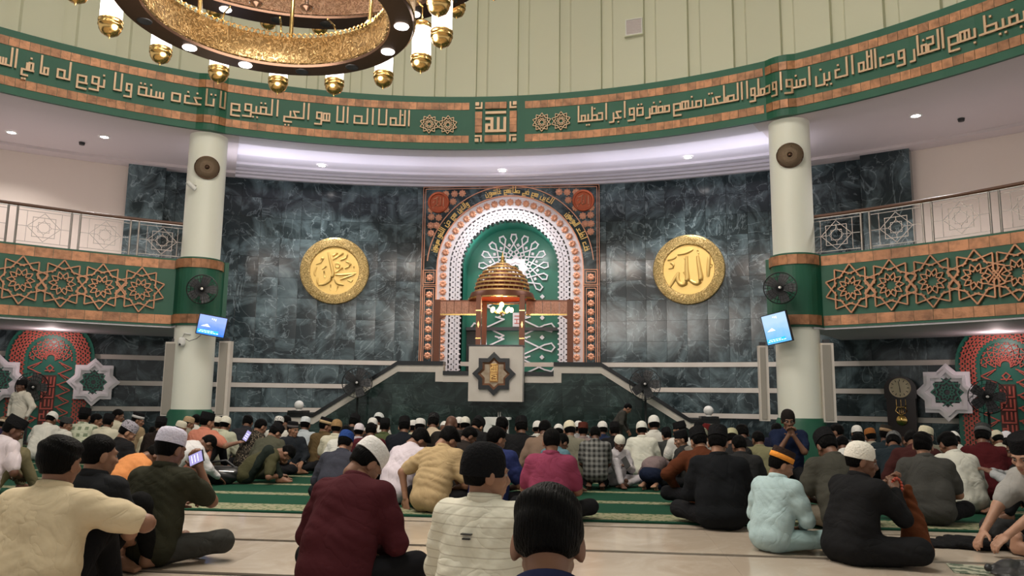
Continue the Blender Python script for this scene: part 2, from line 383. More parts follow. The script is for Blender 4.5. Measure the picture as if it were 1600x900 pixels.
# ---------------------------------------------------------------- ceiling between ring and wall
def soffit(name,a0,a1,m,prof,label,n=60):
    vs=[];us=[D2R(a) for a in lin(a0,a1,n)]; k=len(prof)
    for u in us:
        A=np.array([(RR+.05)*math.sin(u),(RR+.05)*math.cos(u)])
        # where the same direction from the ring's centre meets the wall arc
        b=math.cos(u)*(-YW); R2=-b+math.sqrt(b*b-(YW*YW-(RW-.0)**2)) if True else 0
        B=np.array([R2*math.sin(u),R2*math.cos(u)])
        for t,z in prof: p=A+(B-A)*t; vs.append((p[0],p[1],z))
    fs=[(i*k+j,i*k+j+1,(i+1)*k+j+1,(i+1)*k+j) for i in range(n) for j in range(k-1)]
    o=struct(name,MB().add(vs,fs),m); tag(o,label,'ceiling'); return o
PR=[(t,ZB-.004+h) for t,h in((0,0),(.13,0),(.13,.07),(.2,.07),(.2,.12),(.45,.12),(.45,.20),(.70,.22),(.70,.17),(.75,.17),(.75,.30),(.90,.30),(.90,.24),(.93,.24),(.93,.19),(.965,.19),(.965,.137),(1.02,.137))]
soffit('ceiling',-27,27,'soffit',PR,'stepped white ceiling between the green ring and the marble wall')
PS=[(0,ZB-.004),(.13,ZB-.004),(.13,ZB+.05),(.30,ZB+.05),(.33,ZB+.12),(.86,ZB+.16),(.86,ZB+.10),(1.02,ZB+.13)]
soffit('ceiling_left',-64,-27,'ceil_side',PS,'ceiling in shaded mauve grey over the left balcony')
soffit('ceiling_right',27,64,'ceil_side',PS,'ceiling in shaded mauve grey over the right balcony')
def downlight(p,label,e=30,col=(1,.95,.92),rot=(0,0,0)):
    o=empty('downlight',p,0,label,'light','recessed ceiling downlights')
    MB().lathe([(.075,-.012),(.105,-.012),(.105,.0),(.075,.0)],20,cap=False).build('rim','white',o)
    MB().lathe([(0.001,-.006),(.076,-.006)],20,cap=False).build('lens','downlight',o)
    l=light('downlight_lamp','SPOT',(p[0],p[1],p[2]-.03),e,col,.05,spot=2.3); return o
for (x,y,lb,e) in((503,259,'glowing round downlight in the white ceiling above the left gold medallion',240),(785,267,'glowing round downlight in the white ceiling above the arched niche',240),(1075,246,'glowing round downlight in the white ceiling above the right gold medallion',240),
    (18,207,'glowing downlight in the shaded mauve ceiling at the far left edge',120),(163,214,'glowing downlight in the shaded mauve ceiling left of the left column',120),(1431,181,'glowing downlight in the shaded mauve ceiling right of the right column',160)):
    q=onZ(x,y,5.96); u=math.atan2(q[0],q[1]); r=math.hypot(q[0],q[1]); b=math.cos(u)*(-YW); R2=-b+math.sqrt(b*b-(YW*YW-RW**2)); t=(r-RR)/(R2-RR)
    zz=np.interp(t,[a for a,_ in (PR if abs(x-800)<420 else PS)],[b for _,b in (PR if abs(x-800)<420 else PS)])
    q=onZ(x,y,zz-.008); downlight((q[0],q[1],zz-.003),lb,e)
for i,(x,y) in enumerate(((128,225),(1502,188))):
    q=onZ(x,y,6.0); tag(MB().lathe([(.001,-.02),(.05,-.02),(.06,.03)],14).build('ceiling_sensor','black',loc=(q[0],q[1],6.0)),('small black dot fitting in the ceiling over the left balcony','small black dot fitting in the ceiling over the right balcony')[i],'sensor')
# lilac area lights added for the cove glow, floating below the ceiling without fixtures
for a in(-25,-19,-12,-4,4,12,19,25):
    u=D2R(a)
    q=((RR+1.5)*math.sin(u),(RR+1.5)*math.cos(u),ZB-.42); l=light('cove_fill','AREA',q,4+.22*abs(a),(.88,.86,1.0),.12,rot=(math.pi,0,-u),size_y=.9); l.data.size=1.6; l.data.size_y=1.2
# ---------------------------------------------------------------- green ring with its tiles, letters and stars
us=sorted(set(lin(-math.pi,math.pi,140)+[s*CT+d for s in(-1,1) for d in lin(-.075,.075,24)]))
ring=sweep(RING,us,[(ZB,0),(ZT,0),(ZT,-.35),(ZB,-.35)],close=False)
ring=sweep(RING,us,[(ZB,-.35),(ZB,0),(ZT,0),(ZT,-.35)]).build('calligraphy_ring','green')
tag(ring,'wide green ring frieze with copper tiles and copper Arabic lettering under the drum','frieze')
TB=MB().box((-.073,-.012,-.075),(.073,.02,.075)).mesh('copper_tile','copper_tile')
def place_on(fn,name,me,parent,u,z,d=0.):
    e=.004; p=np.array(fn(u,z,d)); q=np.array(fn(u+e,z,d))-np.array(fn(u-e,z,d)); o=link(name,me,parent,p); o.rotation_euler=(0,0,math.atan2(q[1],q[0])); return o
def tiles(fn,parent,me,a0,a1,step,z):
    u=a0
    while u<a1:
        e=.002; ds=np.linalg.norm(np.array(fn(u+e,z,0))-np.array(fn(u-e,z,0)))/(2*e); s=step/ds
        if on_bulge(u+s/2,.30): u+=.004; continue
        place_on(fn,'copper_tile',me,parent,u+s/2,z,.0); u+=s
def on_bulge(u,rb): return any(abs((u-q*CT)*CR)<rb for q in(-1,1))
def bulge_tiles(parent,s,rb,w,h,z,f0,f1,n):
    me=MB().box((-w/2+.003,-.012,-h/2),(w/2-.003,.02,h/2)).mesh('copper_tile','copper_tile'); c=np.array([s*CX,CY])
    for i in range(n):
        f=f0+(f1-f0)*(i+.5)/n; a=math.atan2(-c[1],-c[0])+f; o=link('copper_tile',me,parent,(c[0]+rb*math.cos(a),c[1]+rb*math.sin(a),z)); o.rotation_euler=(0,0,a+math.pi/2)
def ang(x,y,R=RR): p=onCyl(x,y,R); return math.atan2(p[0],p[1])
gl,gr=ang(733,196),ang(820,196)
for z in(6.787,6.10):
    tiles(RING,ring,TB,gr,D2R(54),.152,z)
    # run the left half outwards too
    u=gl
    while u>D2R(-53):
        e=.002; ds=np.linalg.norm(np.array(RING(u+e,z,0))-np.array(RING(u-e,z,0)))/(2*e); s=.152/ds
        if on_bulge(u-s/2,.30): u-=.004; continue
        place_on(RING,'copper_tile',TB,ring,u-s/2,z); u-=s
    for sg in(-1,1): bulge_tiles(ring,sg,.475,.135,.15,z,-.57,.57,4)
TXT=[("الله",641,609),("لا",606,590),("اله",585,552),("الا",545,525),("هو",516,492),("الحي",484,443),("القيوم",436,360),("لا",353,343),("تاخذه",338,267),("سنة",258,215),("ولا",207,177),("نوم",167,119),("له",111,88),("ما",76,62),("في",52,33),("السموات",26,-60),
 ("ليغيظ",1625,1533),("بهم",1530,1482),("الكفار",1477,1423),("وعد",1416,1375),("الله",1371,1342),("الذين",1336,1274),("امنوا",1268,1221),("وعملوا",1217,1167),("الصلحت",1162,1101),("منهم",1098,1052),("مغفرة",1048,995),("واجرا",993,946),("عظيما",943,903)]
ym=lambda x:np.interp(x,[0,220,500,775,1000,1150,1340,1600],[95,137,183,196,174,148,104,35])
for wd,xr,xl in TXT:
    write(wd,RING_T:=(lambda th,z,d:RING(th/RR,z,d)),ang(xr,ym(xr))*RR,ang(xl,ym(xl))*RR,6.355,.051,-.01,.045,'lettering','copper',ring)
def star_rosette(r,w,d,n=10,rot=0.):
    mb=MB(); P=lambda R,k:(R*math.cos(rot+math.pi*2*k/n),R*math.sin(rot+math.pi*2*k/n))
    for k in range(n):
        a,b=np.array(P(r,k)),np.array(P(r,k+3))       # {10/3} star, only its outer limbs
        mb.bar(a,a+(b-a)*.44,w,-.005,-d,ext=0); mb.bar(b,b+(a-b)*.44,w,-.005,-d,ext=0)
        A_,B_,B2,C_=P(r*.50,k+.5),P(r*.33,k),P(r*.33,k+1),P(r*.19,k+.5)
        for u_,v_ in((A_,B_),(A_,B2),(B_,C_),(B2,C_)): mb.bar(u_,v_,w*.8,-.005,-d+.004,ext=0)
    return mb
ss=star_rosette(.19,.013,.05,rot=.3).mesh('star_rosette','copper')
for x,y in((671,195),(700,196),(847,192),(877,190)): place_on(RING,'star_rosette',ss,ring,ang(x,y),onCyl(x,y,RR)[2])
# square emblem in the middle of the ring
E0=.5*(ang(742,196)+ang(808,196)); half=.5*(ang(808,196)-ang(742,196))*RR; ez=6.445
em=empty('emblem',(0,0,0)); em.parent=ring
def em_fn(u,v,d): return RING(E0+u/RR,ez+v,d)
H=half; q=H/16.5
def emb(name,m,rects):
    mb=MB()
    for (a,b,c,e) in rects: mb.prism([(a*q,b*q),(c*q,b*q),(c*q,e*q),(a*q,e*q)],-.01,.05,em_fn)
    return mb.build(name,m,em)
for x0 in(-8.6,-2.9,2.8): 
    for y0 in(10.7,-16): emb('copper_tile','copper_tile',[(x0,y0,x0+5.5,y0+5.2)])
for y0 in(-8.6,-2.9,2.8):
    for x0 in(-16.2,10.9): emb('copper_tile','copper_tile',[(x0,y0,x0+5.4,y0+5.5)])
for sx in(-1,1):
    for sy in(-1,1):
        R_=lambda a,b,c,e:(min(sx*a,sx*c),min(sy*b,sy*e),max(sx*a,sx*c),max(sy*b,sy*e))
        emb('corner_bracket','copper',[R_(10.6,10.6,16.2,12),R_(10.6,12,12,16)]); emb('corner_square','copper',[R_(13.2,13.2,16.2,16)])
emb('lettering','copper',[(-8.2,6.4,8,8.4),(-8.2,-8.4,8.2,-6.3),(6,-6.3,8.2,3.6),(.9,-6.3,3.1,3.6),(-4.2,-6.3,-1.8,3.6),(-8.2,1.6,-4.2,3.6),(-8.2,-6.3,-6,-1.4),(-6,-3.4,-4.2,-1.4)])
# ---------------------------------------------------------------- drum wall above the ring, panel by panel
dw=struct('wall_drum',sweep(lambda u,v,d:((RR+.42-d)*math.sin(u),(RR+.42-d)*math.cos(u),v),lin(-math.pi,math.pi,96),[(ZT-.2,0),(13,0)]),'drum'); tag(dw,'tall pale green panelled drum wall above the green ring','wall')
pw=.86; npan=26; RD=RR+.30
pm=MB(); prof=[(-pw/2,.0),(-pw/2+.20,.0),(-pw/2+.24,.05),(pw/2-.012,.10),(pw/2,.0)]
vs=[(x,-d,z) for z in(ZT-.02,13) for x,d in prof]+[(x,.05,z) for z in(ZT-.02,13) for x in(-pw/2,pw/2)]
n5=len(prof); pm.add(vs,[(i,i+1,i+1+n5,i+n5) for i in range(n5-1)]); pme=pm.mesh('wall_panel','drum')
for i in range(-npan//2,npan//2+1):
    u=i*pw/RD; o=link('wall_panel',pme,dw,(RD*math.sin(u),RD*math.cos(u),0)); o.rotation_euler=(0,0,-u)
p=onCyl(991,43,RR+.2); u=math.atan2(p[0],p[1]); vg=empty('wall_vent',p,-u,'small grey square vent grille high on the pale drum wall','vent')
MB().prism([(-.15,-.15),(.15,-.15),(.15,.15),(-.15,.15)],-.03,.02).build('plate','ceil_side',vg)
fr=MB()
for a,b in(((-.165,-.165),(.165,-.15)),((-.165,.15),(.165,.165)),((-.165,-.15),(-.15,.15)),((.15,-.15),(.165,.15))): fr.box((a[0],-.05,a[1]),(b[0],.02,b[1]))
fr.build('frame','white',vg)
for k in range(9): MB().box((-.14,-.04,-.13+k*.031),(.14,-.028,-.118+k*.031)).build('slat','ceil_side',vg)
MB().box((-.19,-.06,-.19),(.19,.02,-.168)).build('sill','drum',vg)
# ceiling of the drum (above the frame)
ce=struct('ceiling_drum',MB().lathe([(.001,13),(11.2,13)],64,cap=False),'drum'); tag(ce,'pale ceiling closing the drum','ceiling')
# ---------------------------------------------------------------- columns
def column(s,label):
    o=empty('column',(s*CX,CY,0),0,label,'column')
    MB().lathe([(.345,BZT-.1),(.345,ZB+.02)],48,cap=False).build('upper_shaft','column',o,smooth=True)
    MB().lathe([(.36,.72),(.36,BZB+.02)],48,cap=True).build('lower_shaft','column',o,smooth=True,angle=.5)
    MB().lathe([(.40,.0),(.40,.66),(.37,.72)],48,cap=True).build('base','green',o,smooth=True,angle=.5)
    return o
column(-1,'round white column between the left balcony and the pulpit wall'); column(1,'round white column between the right balcony and the pulpit wall')
# ---------------------------------------------------------------- balconies
big=star_rosette(.41,.022,.06,rot=.31).mesh('star_rosette','copper_star')
BT=MB().box((-.137,-.01,-.082),(.137,.02,.082)).mesh('copper_tile','copper_tile')
def balcony(s,label,pts):
    a0,a1=sorted((s*(CT-.047),s*D2R(64)))
    uu=sorted(set(lin(a0,a1,60)+[s*CT+d for d in lin(-.047,.05,20) if a0<=s*CT+d<=a1]))
    o=sweep(BAL,uu,[(BZB,-.3),(BZB,0),(BZT,0),(BZT,-.3)]).build('balcony_front','green'); tag(o,label,'balcony')
    for z in(3.375,2.35): 
        u=s*(CT-.045)
        while abs(u)<D2R(56):
            e=.002; ds=np.linalg.norm(np.array(BAL(u+e,z,0))-np.array(BAL(u-e,z,0)))/(2*e); st=.28/ds
            if on_bulge(u+s*st/2,.52): u+=s*.004; continue
            place_on(BAL,'copper_tile',BT,o,u+s*st/2,z); u+=s*st
        bulge_tiles(o,s,.405,.16,.164,z,-1.5,1.5,8)
    for x,y in pts: place_on(BAL,'star_rosette',big,o,ang(x,y,BR),2.865)
    # slab: soffit and floor reaching back to the wall
    us=lin(s*CT,s*D2R(64),30); 
    def dk(zlo,zhi,name,m):
        vs=[];
        for u in us:
            b=math.cos(u)*(-YW); R2=-b+math.sqrt(b*b-(YW*YW-RW**2))
            for r in(BR-.0,R2+.02): vs+= [(r*math.sin(u),r*math.cos(u),zlo),(r*math.sin(u),r*math.cos(u),zhi)]
        mb=MB(); fs=[]
        for i in range(len(us)-1):
            a=i*4; fs+=[(a,a+2,a+6,a+4),(a+1,a+5,a+7,a+3)]
        mb.add(vs,fs); return mb.build(name,m,o)
    dk(BZB+.02,3.3,'slab','soffit')
    sweep(BAL,[u for u in uu if abs(u)>CT+.03],[(BZB+.03,-.02),(BZB-.03,-.02),(BZB-.03,-.30),(BZB+.03,-.30)]).build('lip','soffit',o)
    return o
balcony(-1,'green balcony front with four copper star rosettes left of the left column',[(32,437),(97,442),(158,447),(219,453)])
balcony(1,'green balcony front with copper star rosettes right of the right column',[(1330,450),(1393,447),(1458,441),(1527,437),(1592,432)])
def rail_panel_mesh():
    mb=MB(); W,z0,z1=.40,.06,.60; w=.009; zc=(z0+z1)/2
    P=lambda *a:mb.poly(*a)
    mb.poly([(-W,z0),(W,z0)],w,-.006,.006); mb.poly([(-W,z1),(W,z1)],w,-.006,.006)
    for x in(-.26,.26): mb.bar((x,z0),(x,z1),w*.8,-.006,.006,ext=0)
    for s in(-1,1): mb.bar((s*.26,zc),(s*W,zc),w*.8,-.006,.006,ext=0); mb.bar((s*.13,zc),(s*.23,zc),w*.8,-.006,.006,ext=0)
    mb.poly([(-.25,zc),(0,zc-.25),(.25,zc),(0,zc+.25)],w,-.006,.006,close=True)
    mb.poly([(-.17,zc-.17),(.17,zc-.17),(.17,zc+.17),(-.17,zc+.17)],w,-.006,.006,close=True)
    mb.poly([(-.085,zc-.085),(.085,zc-.085),(.085,zc+.085),(-.085,zc+.085)],w*.8,-.006,.006,close=True)
    mb.poly([(-.12,zc),(0,zc-.12),(.12,zc),(0,zc+.12)],w*.8,-.006,.006,close=True)
    for s in(-1,1): mb.bar((0,zc+s*.12),(0,zc+s*.18),w*.8,-.006,.006,ext=0)
    return mb.mesh('railing_panel','rail_steel')
RPM=rail_panel_mesh(); POST=MB().lathe([(.018,0),(.018,.66)],10).mesh('post','rail_steel')
def railing(s,label):
    R=BR+.08; o=empty('railing',(R*math.sin(s*CT),R*math.cos(s*CT),BZT),0,label,'railing')
    fn=lambda u,v,d:(R*math.sin(u)-R*math.sin(s*CT),R*math.cos(u)-R*math.cos(s*CT),v)
    MB().tube([fn(s*D2R(a),.69,0) for a in lin(30.9,60,40)],.03,10).build('handrail','wood',o,smooth=True)
    MB().tube([fn(s*D2R(a),.655,0) for a in lin(30.9,60,40)],.012,8).build('under_rail','chrome',o,smooth=True)
    for k in range(6):
        a=D2R(33.4+4.92*k); 
        if a>D2R(60): break
        p=fn(s*a,0,0); q=link('railing_panel',RPM,o,p); q.rotation_euler=(0,0,-s*a)
        for e in(-1,1): link('post',POST,o,fn(s*(a+e*.405/R),0,0))
    return o
railing(-1,'steel star-pattern railing with brown handrail on the left balcony'); railing(1,'steel star-pattern railing with brown handrail on the right balcony')
# ================================================================ arched niche behind the pulpit
PY=13.55
def P(x,y,Y=PY): q=onY(x,y,Y); return (q[0],q[2])
ZC,ZB0=4.03,1.45
def arch_pts(r,n=28,zc=ZC,z0=ZB0):
    return [(r,z0)]+[(r*math.cos(a),zc+r*math.sin(a)) for a in lin(0,math.pi,n)]+[(-r,z0)]
def arch_strip(mb,r0,r1,y0,y1,n=28,zc=ZC,z0=ZB0,fn=None):
    fn=fn or (lambda u,v,d:(u,d,v))
    a,b=arch_pts(r0,n,zc,z0),arch_pts(r1,n,zc,z0); k=len(a); vs=[]
    for p,q in zip(a,b): vs+=[fn(*p,y0),fn(*q,y0),fn(*q,y1),fn(*p,y1)]
    fs=[(i*4+j,i*4+(j+1)%4,(i+1)*4+(j+1)%4,(i+1)*4+j) for i in range(k-1) for j in range(4)]+[(0,3,2,1),((k-1)*4,(k-1)*4+1,(k-1)*4+2,(k-1)*4+3)]
    return mb.add(vs,fs)
def arch_map(r,zc=ZC,z0=ZB0):
    """s runs along the arch from the right foot, t outward"""
    leg=zc-z0; L=2*leg+math.pi*r
    def fn(s,t):
        if s<leg: return (r+t,z0+s),0.
        if s<leg+math.pi*r: a=(s-leg)/r; return ((r+t)*math.cos(a),zc+(r+t)*math.sin(a)),a
        return (-r-t,zc-(s-leg-math.pi*r)),math.pi
    return fn,L
def lattice(mb,r0,r1,rows,w,y0,y1,zc=ZC,z0=ZB0,fn=None):
    rm=(r0+r1)/2; f,L=arch_map(rm,zc,z0); c=(r1-r0)/rows; n=int(L/c)
    for i in range(n):
        for j in range(rows):
            s=(i+.5)*L/n; t=-(r1-r0)/2+(j+.5)*c; R=c*.56
            for h in(0,1):
                tri=[f(s+R*math.cos(a),t+R*math.sin(a))[0] for a in(math.pi/2+h*math.pi/3*1+k*2*math.pi/3 for k in range(3))]
                mb.poly(tri,w,y0,y1,fn,close=True)
            p=f(s+c/2,t)[0]; q=f(s+c/2+c*.01,t)[0]
            mb.poly([f(s+R*.5,t)[0],f(s+c-R*.5,t)[0]],w,y0,y1,fn)
    return mb
def flower_mesh(r,name,m):
    mb=MB(); pts=[]
    for k in range(32):
        a=2*math.pi*k/32; q=r*(1 if k%4 in(0,) else (.93 if k%4 in(1,3) else .76)); pts.append((q*math.cos(a),q*math.sin(a)))
    n=32; vs=[(u,-.012,v) for u,v in pts]+[(u*.55,-.03,v*.55) for u,v in pts]+[(u,0,v) for u,v in pts]+[(0,-.016,0)]
    fs=[(i,(i+1)%n,n+(i+1)%n,n+i) for i in range(n)]+[(2*n+i,2*n+(i+1)%n,(i+1)%n,i) for i in range(n)]+[(n+i,n+(i+1)%n,3*n) for i in range(n)]
    return mb.add(vs,fs).mesh(name,m)
FL=flower_mesh(.088,'flower_rosette','flower')
mh=empty('prayer_niche',(0,PY,0),0,'tall arched niche with white lattice, copper flowers and green inside, behind the pulpit','niche')
def mh_build(mb,name,m,parent=None,**k):
    o=mb.build(name,m,parent or mh,**k)
    if parent is None: o.location=(0,-PY,0)
    return o
# dark marble face with the arch cut out
W=2.10; ZTOP=6.0; mb=MB(); a=arch_pts(1.72,40)
out=[]
for (x,z) in a:
    if z<=ZC+1e-6: out.append((math.copysign(W,x),z))
    else:
        k=min(W/max(abs(x),1e-6),(ZTOP-ZC)/max(z-ZC,1e-6)); out.append((x*k,ZC+(z-ZC)*k))
for y in(PY,):
    vs=[]; 
    for p,q in zip(a,out): vs+=[(p[0],y,p[1]),(q[0],y,q[1])]
    mb.add(vs,[(2*i,2*i+1,2*i+3,2*i+2) for i in range(len(a)-1)])
for s in(-1,1): 
    c=(s*W,ZTOP); 
    # little corner triangle left by the fan
    i=min(range(len(out)),key=lambda i:math.hypot(out[i][0]-c[0],out[i][1]-c[1]))
mb.box((-W,PY+.001,ZB0),(-1.72,PY+.28,ZTOP)); mb.box((1.72,PY+.001,ZB0),(W,PY+.28,ZTOP)); mb.box((-W,PY+.001,5.76),(W,PY+.28,ZTOP))
mh_build(mb,'marble_face','marble')
# copper trims
def trims(name,rects):
    t=MB()
    for x0,z0,x1,z1 in rects:
        for o_ in(0,.05):
            a0,b0,a1,b1=x0+o_,z0+o_,x1-o_,z1-o_
            t.poly([(a0,b0),(a1,b0),(a1,b1),(a0,b1)],.013,PY-.03,PY+.01,close=True)
    return mh_build(t,name,'flower')
trims('outer_trim',[(-W,ZB0,W,ZTOP)])
for s in(-1,1):
    x0,x1=sorted((s*1.745,s*2.06)); trims('side_frame',[(x0,3.62,x1,3.97)]); trims('side_frame',[(x0,1.55,x1,3.58)])
tr=MB(); arch_strip(tr,1.715,1.737,PY-.045,PY+.02); mh_build(tr,'arch_trim','flower')
tr=MB(); pts=[(1.97*math.cos(a),ZC+1.97*math.sin(a)) for a in lin(.09,math.pi-.09,48)]
for i in range(48): tr.bar(pts[i],pts[i+1],.018,PY-.04,PY+.01)
mh_build(tr,'spandrel_trim','flower')
wbnd=MB(); arch_strip(wbnd,1.43,1.715,PY+.0,PY+.2); mh_build(wbnd,'white_band','lattice_white')
bk=MB(); arch_strip(bk,1.15,1.43,PY+.10,PY+.3); mh_build(bk,'lattice_backing','black_stone')
lt=MB(); lattice(lt,1.16,1.40,2,.032,PY+.0,PY+.06); mh_build(lt,'lattice_band','lattice_white')
f,L=arch_map(1.575); n=int(L/.19)
for i in range(n):
    (x,z),_=f((i+.5)*L/n,0); link('flower_rosette',FL,mh,(x,-.005,z))
for s in(-1,1):
    for k in range(8): link('flower_rosette',FL,mh,(s*1.90,-.0,1.95+k*.205))
    link('flower_rosette',FL,mh,(s*1.90,-.0,3.795))
    for (x,z) in((1.35,5.83),(1.16,5.84),(1.38,5.64),(1.55,5.45),(1.90,5.27),(1.72,5.25),(1.91,5.06),(1.90,4.87),(1.56,5.83),(1.91,5.45),(1.77,5.06)): link('flower_rosette',FL,mh,(s*x,0,z))
    d=empty('corner_medallion',(s*1.73,-.02,5.62)); d.parent=mh
    MB().lathe([(.001,-.0),(.20,-.0),(.21,-.03),(.255,-.035),(.265,.0),(.265,.02)],40,ax='y',cap=False).build('disc',M.setdefault('red_copper',mat('red_copper',(.42,.085,.025),.35,.35)),d,smooth=True,angle=.6)
    mbt=MB()
    for p in ([(.12,.12),(.12,-.1)],[(.05,.13),(.05,-.08),(-.02,-.1),(-.05,-.02),(0,.0)],[(-.03,.1),(-.04,-.05),(-.12,-.11)],[(-.13,.08),(-.06,.1),(.0,.14)],[(-.14,-.02),(-.1,.03)]):
        mbt.tube([(u,-.012,v) for u,v in p],.014,6)
    mbt.build('calligraphy','flower',d,smooth=True)
# gold words on the arch band
def archtext(word,a_r,a_l):
    r=1.81; st=write(word,lambda u,v,d:((r+v)*math.cos(u/r),PY-d,ZC+(r+v)*math.sin(u/r)),0,0.001,0,.01,0,.01,'x','gold',None) if False else None
    s2,tw=kufic(word); mb=MB(); k=(a_l-a_r)/tw; u=.024
    for p in s2:
        for q0,q1 in zip(p[:-1],p[1:]):
            m=max(1,int(abs(q0[0]-q1[0])*k/.05))
            for i in range(m):
                g=lambda t:(q0[0]+(q1[0]-q0[0])*t,q0[1]+(q1[1]-q0[1])*t)
                A,B=g(i/m),g((i+1)/m); R=lambda q:((r+q[1]*u)*math.cos(a_r+q[0]*k),ZC+(r+q[1]*u)*math.sin(a_r+q[0]*k))
                mb.bar(R(A),R(B),.021,PY-.02,PY+.005)
    return mh_build(mb,'arch_lettering','gold_matte')
for wd,a0,a1 in(("قد",12,19),("افلح",21,30),("المؤمنون".replace('ؤ','و'),32,44),("الذين",57,67),("هم",69,74),("في",76,81),("صلاتهم",83,95),("خاشعون",97,109),("والذين",123,133),("هم",135,140),("عن",142,147),("اللغو",149,157),("معرضون",158.5,168)): archtext(wd,D2R(a0),D2R(a1))
# green recess
DEP=.95; rc=MB(); a=arch_pts(1.15,32); vs=[]
for (x,z) in a: vs+=[(x,PY+.1,z),(x,PY+DEP,z)]
rc.add(vs,[(2*i,2*i+2,2*i+3,2*i+1) for i in range(len(a)-1)]); mh_build(rc,'niche_reveal','mihrab_green')
bkp=MB().add([(x,PY+DEP,z) for x,z in a],[tuple(range(len(a)))]); mh_build(bkp,'niche_back','mihrab_green')
ny=PY+DEP; fr=MB(); zc2=P(797,420,ny)[1]
def rp(r,a,t=0): return (r*math.cos(a)-t*math.sin(a),zc2+r*math.sin(a)+t*math.cos(a))
for k in range(-6,7):
    a=math.pi/2+k*D2R(21); lp=MB()
    lp.poly([rp(.62,a),rp(.76,a,.075),rp(.86,a,.05),rp(.86,a,-.05),rp(.76,a,-.075)],.03,ny-.045,ny,close=True)
    for s in(-1,1): lp.poly([rp(.62,a),rp(.40,a,s*.13)],.03,ny-.045,ny)
    lp.poly([rp(.40,a,.13),rp(.30,a,0),rp(.40,a,-.13)],.03,ny-.045,ny)
    mh_build(lp,'strap_loop','lattice_white')
    b=a+D2R(10.5); dm=MB(); dm.prism([rp(.60,b,-.045),rp(.645,b,0),rp(.60,b,.045),rp(.555,b,0)][::-1],ny-.04,ny); mh_build(dm,'diamond','lattice_white')
for s in(-1,1):
    for k,z in enumerate((3.22,2.70,2.22,1.74)):
        lp=MB(); X=lambda x:s*x
        lp.poly([(X(.22),z+.20),(X(.78),z-.06),(X(.95),z-.10),(X(1.03),z),(X(.95),z+.10),(X(.78),z+.06),(X(.22),z-.20)],.034,ny-.045,ny)
        lp.poly([(X(.22),z+.20),(X(.42),z+.26)],.034,ny-.045,ny); lp.poly([(X(.22),z-.20),(X(.34),z-.26)],.034,ny-.045,ny)
        mh_build(lp,'strap_loop','lattice_white')
        dm=MB(); dm.prism([(X(.72)-.06,z+.24),(X(.72),z+.18),(X(.72)+.06,z+.24),(X(.72),z+.30)],ny-.04,ny); mh_build(dm,'diamond','lattice_white')
def star8(r,k=.765,rot=0.): return [((r if i%2==0 else r*k)*math.cos(rot+i*math.pi/8),(r if i%2==0 else r*k)*math.sin(rot+i*math.pi/8)) for i in range(16)]
def star_ring(mb,r0,r1,y0,y1,c=(0,0),y1in=None):
    a,b=star8(r0),star8(r1); vs=[]
    for p,q in zip(a,b): vs+=[(c[0]+p[0],y0 if y1in is None else y1in,c[1]+p[1]),(c[0]+q[0],y0,c[1]+q[1]),(c[0]+q[0],y1,c[1]+q[1]),(c[0]+p[0],y1,c[1]+p[1])]
    return mb.add(vs,[(i*4+j,((i+1)%16)*4+j,((i+1)%16)*4+(j+1)%4,i*4+(j+1)%4) for i in range(16) for j in range(4)])
st=MB(); star_ring(st,.17,.33,ny-.07,ny,(.05,zc2)); star_ring(st,.10,.17,ny-.05,ny,(.05,zc2)); mh_build(st,'star_frame','lattice_white')
pl=MB().box((.0,ny-.05,2.72),(.30,ny,3.06)); mh_build(pl,'panel','lattice_white')
pt=MB()
for x,z,x1,z1 in((.05,2.80,.25,2.80),(.05,2.90,.25,2.90),(.05,2.98,.25,2.98),(.10,2.80,.10,2.88),(.19,2.88,.19,2.98)): pt.bar((x,z),(x1,z1),.018,ny-.06,ny)
mh_build(pt,'panel_lettering','red_lattice')
dr=MB().box((-1.13,ny-.06,ZB0),(-.66,ny+.02,2.62)); mh_build(dr,'doorway','black')
dr=MB().box((-1.14,ny-.12,2.62),(1.14,ny+.02,2.70)); mh_build(dr,'crossbeam','dgrey')
mh_build(MB().box((-.86,ny-.075,2.03),(-.80,ny-.058,2.09)),'switch_plate','white')
